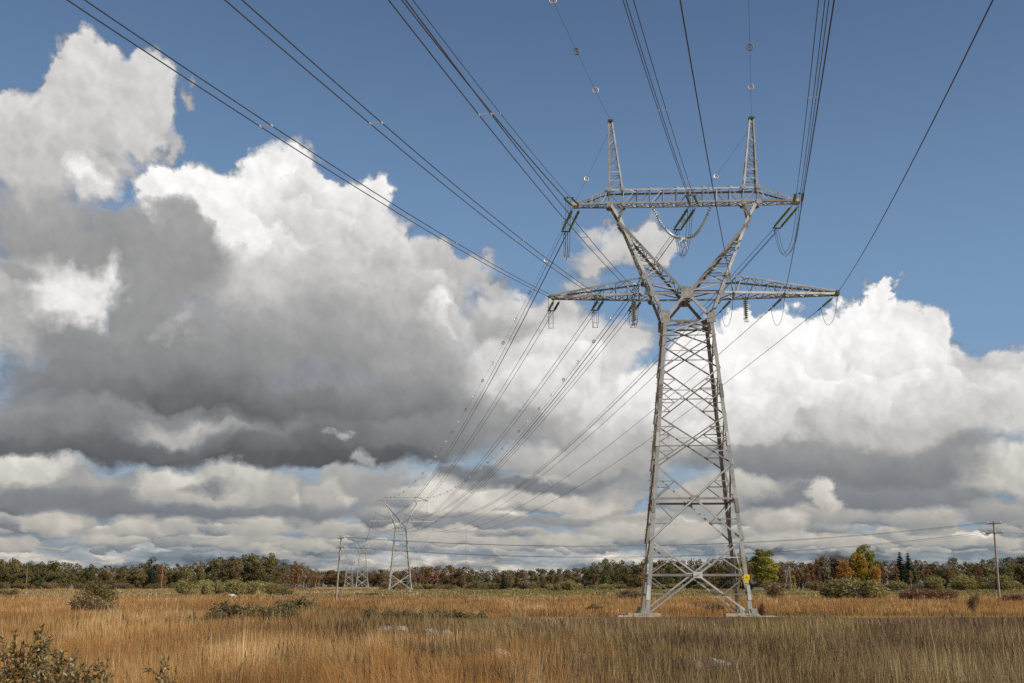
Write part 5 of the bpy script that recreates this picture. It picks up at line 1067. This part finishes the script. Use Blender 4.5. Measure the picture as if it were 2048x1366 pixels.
for row, (Y, step, lo, hi) in enumerate(((480, 15.5, .62, .92), (506, 17.0, .82, 1.02))):
    px = -60 - row * 5
    while px < 2110:
        px += step * rw.uniform(.7, 1.3)
        reg = next(q for q in REG if q[0] <= px < q[1]); keys = [k for k, w in reg[3] for _ in range(w)]; key = rw.choice(keys)
        gap = 640 < px < 782
        y = (Y + 600 if gap else Y) + rw.uniform(-9, 9); top = at(px, sky_row(px), y)[1]
        if gap: px -= step * .45
        plant(key, px_x(px, y), y, max(5, top * rw.uniform(lo - .06, hi + .02)), f'{DESC[key]} {reg[2]}', f'{DESC[key]}s {reg[2]}', rw.uniform(.85, 1.2) * (1.35 if gap else 1))
# the depth of the wood behind the front rows reads as one mass: crowns, undergrowth and dim stems
WOODMIX = leafy('deep_wood_leaves', [(0, (0.055, 0.046, 0.022)), (.30, (0.099, 0.084, 0.035)), (.55, (0.138, 0.108, 0.046)), (.75, (0.165, 0.099, 0.046)), (1, (0.231, 0.116, 0.050))], .25, 0)
def wood_mass():
    r = np.random.default_rng(77); C, RR, per, off = [], [], [], []
    px = -420
    while px < 2480:
        px += r.uniform(4.5, 8); gap = 632 < px < 788; px -= 2.2 if gap else 0; Y = (1150 if gap else 540) + r.uniform(-14, 30); top = at(px, sky_row(px), Y)[1] * r.uniform(.86, 1.05); rusty = .28 if 575 < px < 950 or 1570 < px < 1840 else .16 if 1240 < px < 1500 else -.06 if px > 1840 or 345 < px < 560 else 0
        R = r.uniform(1.5, 2.6) * (1.5 if gap else 1); base = rusty + r.normal(0, .10)
        for z in np.arange(1.8, top - R * .6, 1.7):
            k = 1 - .4 * max(0, z / top - .5); C.append((px_x(px, Y) + r.normal(0, .7), Y + r.normal(0, 1.2), z + r.normal(0, .3))); RR.append((R * k, R * k, R * .75)); per.append(int((110 if gap else 75) * k)); off.append(base)
        C.append((px_x(px, Y), Y, top - R * .55)); RR.append((R * .55, R * .55, R * .6)); per.append(60); off.append(base)
    V, F, T = leaf_cloud(C, RR, per, .52, r, .8, .3); T = np.clip(T * .7 + .1 + np.repeat(np.repeat(np.array(off), per), 4), 0, 1); V[:, 2] = np.maximum(V[:, 2], .05)
    o = np_mesh('distant_wood', V, F, [], WOODMIX, T); tag(o, 'dense mass of the autumn wood behind its front row of trees', 'wood', kind='stuff')
wood_mass()
def single(kind, seed, mats, px, Y, toprow, H, label, wide=1.0, name=None):
    o = make_tree(kind, seed, mats); s = (at(px, toprow, Y)[1] - gz(Y)) / H; o.location = (px_x(px, Y), Y, gz(Y)); o.scale = (s * wide, s * wide, s); tag(o, label, 'tree'); return o
single('big', 501, (M_LIME, BARK), 1530, 440, 1097, 15, 'big round yellow-green tree standing out just beyond the big pylon', 1.15)
single('big', 502, (M_LIME, BARK), 1735, 468, 1091, 15, 'tall yellow-green tree rising above the orange birches', 1.0)
single('big', 503, (M_YELLOW, BARK), 1718, 458, 1104, 15, 'golden yellow tree in front of the tall yellow-green one', .85)
single('round', 504, (M_ORANGE, BARK), 1690, 450, 1122, 11, 'bright orange tree at the foot of the golden yellow tree', 1.15)
single('round', 505, (M_ORANGE, BARK), 1752, 452, 1128, 11, 'second orange tree, below the right side of the yellow-green crown', .8)
single('tall', 506, (M_LIME, GREYBARK), 1483, 462, 1110, 13, 'slim yellowish tree partly hidden by the right legs of the big pylon', .8)
single('tall', 507, (M_GREYT, GREYBARK), 1650, 470, 1111, 13, 'grey half-bare tree above the birches, left of the golden tree', 1.1)
single('tall', 508, (M_GREYT, GREYBARK), 1672, 476, 1110, 13, 'wider grey half-bare tree touching the golden tree', 1.2)
single('spruce', 509, (M_SPRUCE, BARK), 1803, 470, 1104, 12, 'dark pointed spruce, the taller of the close pair right of the golden tree', 1.5)
single('spruce', 510, (M_SPRUCE, BARK), 1819, 474, 1106, 12, 'dark spruce, the shorter of the close pair right of the golden tree', 1.4)
single('round', 511, (M_SPRUCE, BARK), 303, 480, 1117, 11, 'very dark green pine crown above the wood by the lone pole', .8)
single('round', 512, (M_RUST, BARK), 322, 468, 1128, 11, 'rust crown just below the very dark pine', .8)
single('round', 513, (M_GREEN, BARK), 1215, 470, 1117, 11, 'rounded green tree top left of the big pylon', .8)
single('round', 514, (M_GREEN, BARK), 175, 476, 1126, 11, 'rounded dark olive tree top above the two round shrubs', .7)
single('spruce', 515, (M_SPRUCE, BARK), 1007, 440, 1143, 12, 'small dark spruce at the edge of the meadow, left of two pale bushes', 1.25)
single('spruce', 516, (M_SPRUCE, BARK), 1050, 445, 1161, 12, 'tiny dark spruce just beside the small dark spruce of the meadow edge', 1.3)
single('round', 517, (M_YELLOW, BARK), 1587, 425, 1150, 11, 'little bright yellow tree beside the braced pole', .55)
for i, (px, top, Y) in enumerate(((1598, 1136, 432), (1606, 1140, 433), (1616, 1135, 431), (1619, 1142, 434), (1627, 1136, 432), (1770, 1138, 430), (1795, 1135, 428), (1823, 1138, 430), (1640, 1140, 436), (1901, 1130, 450))):
    lab = ['first white-trunked birch right of the braced pole', 'thin birch second from the braced pole', 'white birch of the close pair in the clump beyond the braced pole', 'thinner birch of the close pair in the clump', 'white birch at the right end of the clump by the big brown bushes', 'birch standing alone before the orange trees', 'slender white birch below the spruces', 'white birch just right of the spruces', 'pale birch behind the left big brown bush', 'narrow bright rust birch before the dark wood near the grey pole'][i]
    o = copy_tree(proto('rust')[i % 4][0]); h = at(px, top, Y)[1]; s = (h - gz(Y)) / 12; o.location = (px_x(px, Y), Y, gz(Y)); o.scale = (s * .75, s * .75, s); tag(o, lab, 'tree')
for i, px in enumerate((602, 607, 613, 618, 624, 631, 638, 796, 846, 1192, 1196)):
    o = copy_tree(proto('rust')[i % 4][0]); Y = 462 + rw.uniform(-5, 5); h = at(px, 1143 if px < 1000 else 1137, Y)[1]; s = (h - gz(Y)) / 12; o.location = (px_x(px, Y), Y, gz(Y)); o.scale = (s * .62, s * .62, s)
    tag(o, 'thin birch with a bright white trunk at the front edge of the wood', 'tree', 'white-trunked birches at the wood edge')

def make_shrub(name, seed, mat, bark, R, H, n, size, lobes, long=1.3, stems=16, low=.12):
    """many stems from one stool, leaves through a lumpy mound"""
    r = np.random.default_rng(seed); root = empty(name)
    C, RR = [], []
    for i in range(lobes):
        a = r.uniform(0, 2 * math.pi); k = r.random() ** .55 * .78; hz = H * (.17 + (.66 - .34 * k) * r.random() ** .7)
        C.append((math.cos(a) * R * k, math.sin(a) * R * k, hz)); q = R * (.24 + .2 * r.random()); RR.append((q, q, min(hz - .02, H * (.24 + .12 * r.random()))))
    m = MB()
    for i in range(stems):
        c = C[i % lobes]; a = np.array((r.normal(0, R * .12), r.normal(0, R * .12), -.05)); e = np.array(c) * (1, 1, 1) + np.array((r.normal(0, .2 * R), r.normal(0, .2 * R), H * .15 * r.random()))
        m.tube([a, (a + e) / 2 + np.array((0, 0, .12 * H)), e], .012 * H + .008, 5, .006)
    m.build('stems', bark, root)
    V, F, T = leaf_cloud(C, RR, [max(4, int(n / lobes * (.6 + .8 * r.random()))) for _ in C], size, r, .42, .3, long)
    V[:, 2] = np.maximum(V[:, 2], .03); np_mesh('foliage', V, F, [], mat, T, root); return root
SH = {'willow': [make_shrub('willow_shrub', 700 + i, M_WILLOW, GREYBARK, 1.6, 1.5, 1500, .17, 13, 2.0, 26) for i in range(3)],
      'olive': [make_shrub('round_bush', 710 + i, M_OLBUSH, GREYBARK, 2.2, 3.6, 2200, .26, 22, 1.5, 30) for i in range(3)],
      'deep': [make_shrub('round_bush', 740, M_OLIVE, BARK, 2.2, 3.6, 3600, .22, 26, 1.5, 30)],
      'brown': [make_shrub('round_bush', 720 + i, M_SHRUB, GREYBARK, 2.2, 3.2, 2200, .22, 20, 1.6, 34) for i in range(3)],
      'red': [make_shrub('twiggy_shrub', 730 + i, M_REDSH, BARK, 2.0, 2.0, 1400, .20, 16, 2.2, 40) for i in range(2)]}
SHN = {'deep': (2.2, 3.6), 'willow': (1.6, 1.5), 'olive': (2.2, 3.6), 'brown': (2.2, 3.2), 'red': (2.0, 2.0)}; USED = set()
rb = random.Random(3)
def shrub(kind, px, Y, width_px, toprow, label, group=None, mat=None, cat='shrub'):
    p = rb.choice(SH[kind]); 
    if p.name in USED: o = copy_tree(p)
    else: o = p; USED.add(p.name)
    R, H = SHN[kind]; sx = width_px / 2 / 2450 * Y * 1.02 / R; sz = max(.3, at(px, toprow, Y)[1] - gz(Y)) / H
    o.location = (px_x(px, Y), Y, gz(Y)); o.scale = (sx, sx, sz); o.rotation_euler = (0, 0, rb.uniform(0, 6.28))
    return tag(o, label, cat, group)
shrub('deep', 200, 140, 80, 1152, 'taller round olive bush rising behind the low brown shrub')
shrub('brown', 175, 99, 96, 1183, 'low dense brown shrub in front of the taller round olive bush')
shrub('brown', 222, 98, 56, 1198, 'small reddish-brown shrub at the right foot of the low brown shrub')
for (px, Y, w, t, lab) in ((470, 75, 110, 1200, 'widest grey-green willow shrub in the orange grass'), (545, 74, 100, 1206, 'brownish willow shrub right beside the widest willow shrub'), (425, 73, 70, 1216, 'small willow shrub at the left end of the willow patch'), (390, 71, 40, 1228, 'lowest willow tuft at the left end of the willow patch'), (585, 74, 50, 1216, 'low willow shrub at the right end of the willow patch'), (598, 100, 92, 1192, 'separate grey-green willow shrub behind the patch, near the leaning pole')):
    shrub('willow', px, Y, w, t, lab, 'grey-green willow shrubs')
for i, (px, t) in enumerate(((742, 1214), (776, 1217), (812, 1217), (848, 1218), (884, 1216), (920, 1218), (956, 1221))):
    shrub('willow', px, 76 + (i % 3), 54, t, 'knee-high grey-green willow in the low row of shrubs before the middle pylon', 'row of low willows before the middle pylon')
for i, (px, t, w) in enumerate(((368, 1158, 50), (408, 1163, 40), (436, 1160, 46), (470, 1158, 56), (508, 1160, 50), (540, 1162, 44), (566, 1170, 40))):
    shrub('olive', px, 300 + i % 3 * 6, w, t, 'rounded olive bush in the bush row before the tall wood', 'bush row before the tall olive wood')
for (k, px, Y, w, t, lab) in (('brown', 1545, 205, 62, 1157, 'round brown bush just right of the big pylon'), ('olive', 1682, 208, 90, 1151, 'big olive-brown bush, left one of the wide pair right of the pylon'), ('olive', 1728, 204, 96, 1155, 'big olive-brown bush, right one of the wide pair right of the pylon'),
    ('brown', 1655, 210, 44, 1168, 'smaller brown bush at the left edge of the wide pair'), ('red', 1830, 185, 80, 1173, 'low dark red-brown twiggy shrub left of the grey pole'), ('red', 1880, 188, 64, 1174, 'dark red-brown twiggy shrub nearest left of the grey pole'), ('brown', 1945, 110, 34, 1184, 'rusty twiggy shrub standing tall in the orange grass before the grey pole'),
    ('red', 2026, 168, 64, 1184, 'very dark shrub right behind the grey pole'), ('red', 2080, 168, 84, 1182, 'dark shrub at the field edge beyond the grey pole'), ('brown', 1258, 200, 66, 1178, 'low brown bush touching the left legs of the big pylon'),
    ('olive', 1865, 410, 46, 1149, 'rounded olive bush below the trees right of the spruces'), ('olive', 1922, 415, 66, 1147, 'broad olive bush below the dark wood, left of the grey pole'), ('olive', 1996, 412, 74, 1147, 'broad olive bush directly behind the grey pole'), ('olive', 1795, 400, 50, 1160, 'olive bush at the foot of the birches below the spruces'), ('brown', 1635, 395, 50, 1160, 'brown bush below the birch clump'), ('olive', 1108, 400, 34, 1166, 'pale olive round bush on the meadow edge, left of a pair'), ('olive', 1140, 402, 44, 1159, 'pale olive round bush on the meadow edge, right of a pair'), ('willow', 1192, 112, 48, 1207, 'small green shrub in the rust grass left of the big pylon'), ('willow', 1430, 112, 42, 1204, 'small dark shrub between the right legs of the big pylon'),
    ('red', 1521, 97, 16, 1203, 'dark withered stalks behind the right front leg of the big pylon'), ('brown', 745, 300, 90, 1186, 'low brown scrub at the feet of the middle pylon'), ('red', 930, 57, 64, 1271, 'dark bramble beside the pale boulders'), ('red', 965, 56, 40, 1281, 'low dark bramble tangle right of the boulders'), ('willow', 18, 290, 40, 1176, 'greyish bush at the far left field edge')):
    shrub(k, px, Y, w, t, lab)
for i in range(44):
    px = -100 + i * 52 + rb.uniform(-14, 14)
    if 590 < px < 770 or 1590 < px < 1640: continue
    k = rb.choice(['olive', 'brown', 'brown']); g = 'left of the big pylon' if px < 1290 else 'right of the big pylon'
    shrub(k, px, 452 + rb.uniform(-10, 8), rb.uniform(36, 58), rb.uniform(1157, 1168), f'{"olive" if k == "olive" else "brown"} undergrowth bush along the foot of the far wood {g}', f'{k} undergrowth bushes of the far wood {g}')

# ------------------------------------------------------------------ stones
def rock(px, Y, w, h, seed, label, mat=GRANITE, sink=.25, name='boulder', dy=0):
    r = np.random.default_rng(seed); import bmesh
    bm = bmesh.new(); bmesh.ops.create_icosphere(bm, subdivisions=4, radius=1)
    k = r.normal(0, 1, (7, 3)); k /= np.linalg.norm(k, axis=1)[:, None]; cut = r.uniform(.62, .92, 7); ph = r.uniform(0, 6, 6)
    for v in bm.verts:
        p = np.array(v.co)
        for n_, c_ in zip(k, cut):
            e = np.dot(p, n_) - c_
            if e > 0: p = p - n_ * e * .9
        p = p * (1 + .04 * math.sin(7 * p[0] + ph[0]) * math.sin(6 * p[1] + ph[1]) + .03 * math.sin(17 * p[2] + ph[2]) * math.sin(15 * p[0] + ph[3]) + .012 * math.sin(40 * p[1] + ph[4]) * math.sin(37 * p[2] + 31 * p[0] + ph[5]))
        v.co = (p[0] * w / 2, p[1] * w / 2 * .8, p[2] * h * .6)
    me = bpy.data.meshes.new(name); bm.to_mesh(me); bm.free(); me.materials.append(mat)
    me.polygons.foreach_set('use_smooth', [True] * len(me.polygons))
    o = bpy.data.objects.new(name, me); COL.objects.link(o); o.location = (px_x(px, Y), Y, gz(Y) + h * .40); o.rotation_euler = (0, 0, r.uniform(0, 6)); tag(o, label, 'boulder', 'boulders in the field'); return o
rock(772, 60, .95, .50, 1, 'flat-topped pale boulder at the left end of the boulder group', sink=.1)
rock(790, 59.6, .6, .44, 2, 'small pale boulder squeezed between two bigger ones')
rock(803, 59, 1.0, .52, 3, 'broad grey boulder, third of the boulder group', sink=.1)
rock(862, 55.5, .95, .56, 4, 'rounded grey boulder standing apart in the middle of the group', sink=.1)
rock(893, 54.5, .75, .50, 5, 'pale boulder leaning by the dark bramble', sink=.1)
rock(1003, 38, .85, .50, 6, 'brownish boulder in the orange grass near the front', PINKROCK, .1)
rock(1158, 37, .9, .44, 7, 'flat pale stone half hidden in weeds near the front', GRANITE, .1)
rock(1424, 32, 1.05, .60, 8, 'speckled dark boulder at the front edge, the larger of two', GRANITE, .08)
rock(1395, 31.8, .6, .50, 9, 'small speckled stone beside the larger front boulder', GRANITE, .1)
rock(1240, 90, 1.0, .42, 10, 'pink granite stone beside the left footing of the big pylon', PINKROCK)
rock(1331, 89, .5, .34, 11, 'small pale stone right of the left footing of the big pylon', GRANITE)
rock(465, 258, 1.8, .7, 12, 'white stone pile before the olive bush row', FITTING)
for i, (px, w) in enumerate(((903, .9), (938, 1.2), (1035, 1.0), (1052, 1.5), (1085, 1.4), (1100, 1.0), (1118, 1.4), (1130, .9), (1185, 1.0), (720, 1.0))):
    o = rock(px, 250 + (i * 7) % 9, w, w * .40, 30 + i, 'pale field stone in the thin line of stones at the meadow edge', GRANITE if i else FITTING, .2, 'field_stone'); o['group'] = 'line of stones at the meadow edge'

# ------------------------------------------------------------------ leafy willow saplings close to the viewer
M_LEAF = leafy('willow_leaf', [(0, (.09, .068, .022)), (.25, (.17, .135, .045)), (.55, (.265, .22, .09)), (.78, (.42, .385, .22)), (.86, (.34, .17, .035)), (1, (.44, .23, .05))], .35, 0, .4)
TWIG = surface('willow_twig', [(0.3, (.09, .06, .04)), (0.7, (.17, .11, .07))], scale=9, rough=.8)
def sapling(x, y, tips, seed, label, leaf=.055, dens=22):
    """stems from one root; each tip is (dx, dy, height)"""
    r = np.random.default_rng(seed); root = empty('willow_sapling', (x, y, 0)); tag(root, label, 'sapling', 'leafy saplings near the viewer')
    m = MB(); P = []; D = []
    for (dx, dy, h) in tips:
        a = np.array((r.normal(0, .06), r.normal(0, .06), 0)); e = np.array((dx, dy, h)); mid = (a + e) / 2 + np.array((r.normal(0, .07), r.normal(0, .07), .10 * h))
        pts = [a * (1 - t) ** 2 + 2 * mid * t * (1 - t) + e * t * t for t in np.linspace(0, 1, 9)]; m.tube(pts, .010, 5, .003)
        br = [pts[2:]]
        for k in range(int(4 + 4 * h)):
            t = r.uniform(.3, .95); i = min(7, int(t * 8)); b0 = pts[i]; dr = np.array((r.normal(0, 1), r.normal(0, 1), r.uniform(.5, 1.6))); dr /= np.linalg.norm(dr); L = r.uniform(.10, .34) * (1.2 - .6 * t)
            b1 = b0 + dr * L; m.tube([b0, (b0 + b1) / 2 + np.array((0, 0, .02)), b1], .004, 4, .002); br.append([b0, (b0 + b1) / 2, b1])
        for b in br:
            for i in range(len(b) - 1):
                s, d = b[i], b[i + 1] - b[i]; n = max(2, int(np.linalg.norm(d) * dens * 4.6))
                for q in range(n): P.append(s + d * r.random()); D.append(nrm(nrm(d) * .7 + r.normal(0, .75, 3)))
    m.build('stems', TWIG, root)
    P = np.array(P); D = np.array(D); n = len(P); L = leaf * (.55 + .8 * r.random(n)); U = np.cross(D, r.normal(0, 1, (n, 3))); U /= np.linalg.norm(U, axis=1)[:, None]; N_ = np.cross(U, D)
    w = L * .36; V = np.stack([P, P + D * (L * .45)[:, None] - U * (w / 2)[:, None] + N_ * (L * .06)[:, None], P + D * L[:, None] - N_ * (L * .08)[:, None], P + D * (L * .45)[:, None] + U * (w / 2)[:, None] + N_ * (L * .06)[:, None]], 1)
    t = np.clip(r.beta(1.6, 2.2, n) + (r.random(n) < .24) * .5, 0, 1)
    np_mesh('foliage', V.reshape(-1, 3), np.arange(4 * n).reshape(-1, 4), [], M_LEAF, np.repeat(t, 4), root)
    return root
def tip(px, py, Y, x0, y0, dy=0):
    x, z = at(px, py, Y); return (x - x0, Y - y0 + dy, z)
x0, y0 = px_x(70, 10.5), 10.5
rs = random.Random(4)
main = [(85, 1252), (72, 1268), (100, 1278), (60, 1300), (110, 1296), (45, 1285), (95, 1265), (118, 1310), (20, 1300), (135, 1318), (75, 1290), (165, 1330), (30, 1262), (28, 1290), (128, 1300), (5, 1275), (150, 1316), (15, 1310), (120, 1325), (85, 1318), (140, 1335), (50, 1330), (158, 1302), (40, 1345), (100, 1345), (-20, 1290), (-40, 1320)]
sapling(x0, y0, [tip(px, py, 10.5 + rs.uniform(-.35, .35), x0, y0) for px, py in main], 61, 'big leafy willow sapling in the near left corner', .046, 30)
low_ = [(px, rs.uniform(1318, 1366)) for px in range(-30, 218, 6)]
x1, y1 = px_x(110, 10.0), 10.0
sapling(x1, y1, [tip(px, py, 10 + rs.uniform(-.4, .4), x1, y1) for px, py in low_], 62, 'low leafy tangle at the foot of the big willow sapling', .042, 26)
x2, y2 = px_x(215, 10.6), 10.6
sapling(x2, y2, [tip(px, py, 10.6 + rs.uniform(-.2, .2), x2, y2) for px, py in ((215, 1318), (209, 1345), (200, 1340), (222, 1350), (190, 1350))], 63, 'thin willow shoot just right of the big willow sapling', .045, 16)
x3, y3 = px_x(332, 12), 12
sapling(x3, y3, [tip(px, py, 12 + rs.uniform(-.15, .15), x3, y3) for px, py in ((325, 1316), (333, 1335), (352, 1340), (330, 1350))], 64, 'single small willow shoot in the orange grass at the front', .05, 16)
x4, y4 = px_x(380, 13), 13
sapling(x4, y4, [tip(px, py, 13, x4, y4) for px, py in ((383, 1358), (375, 1362))], 65, 'tip of a willow shoot barely reaching above the front edge', .045, 16)
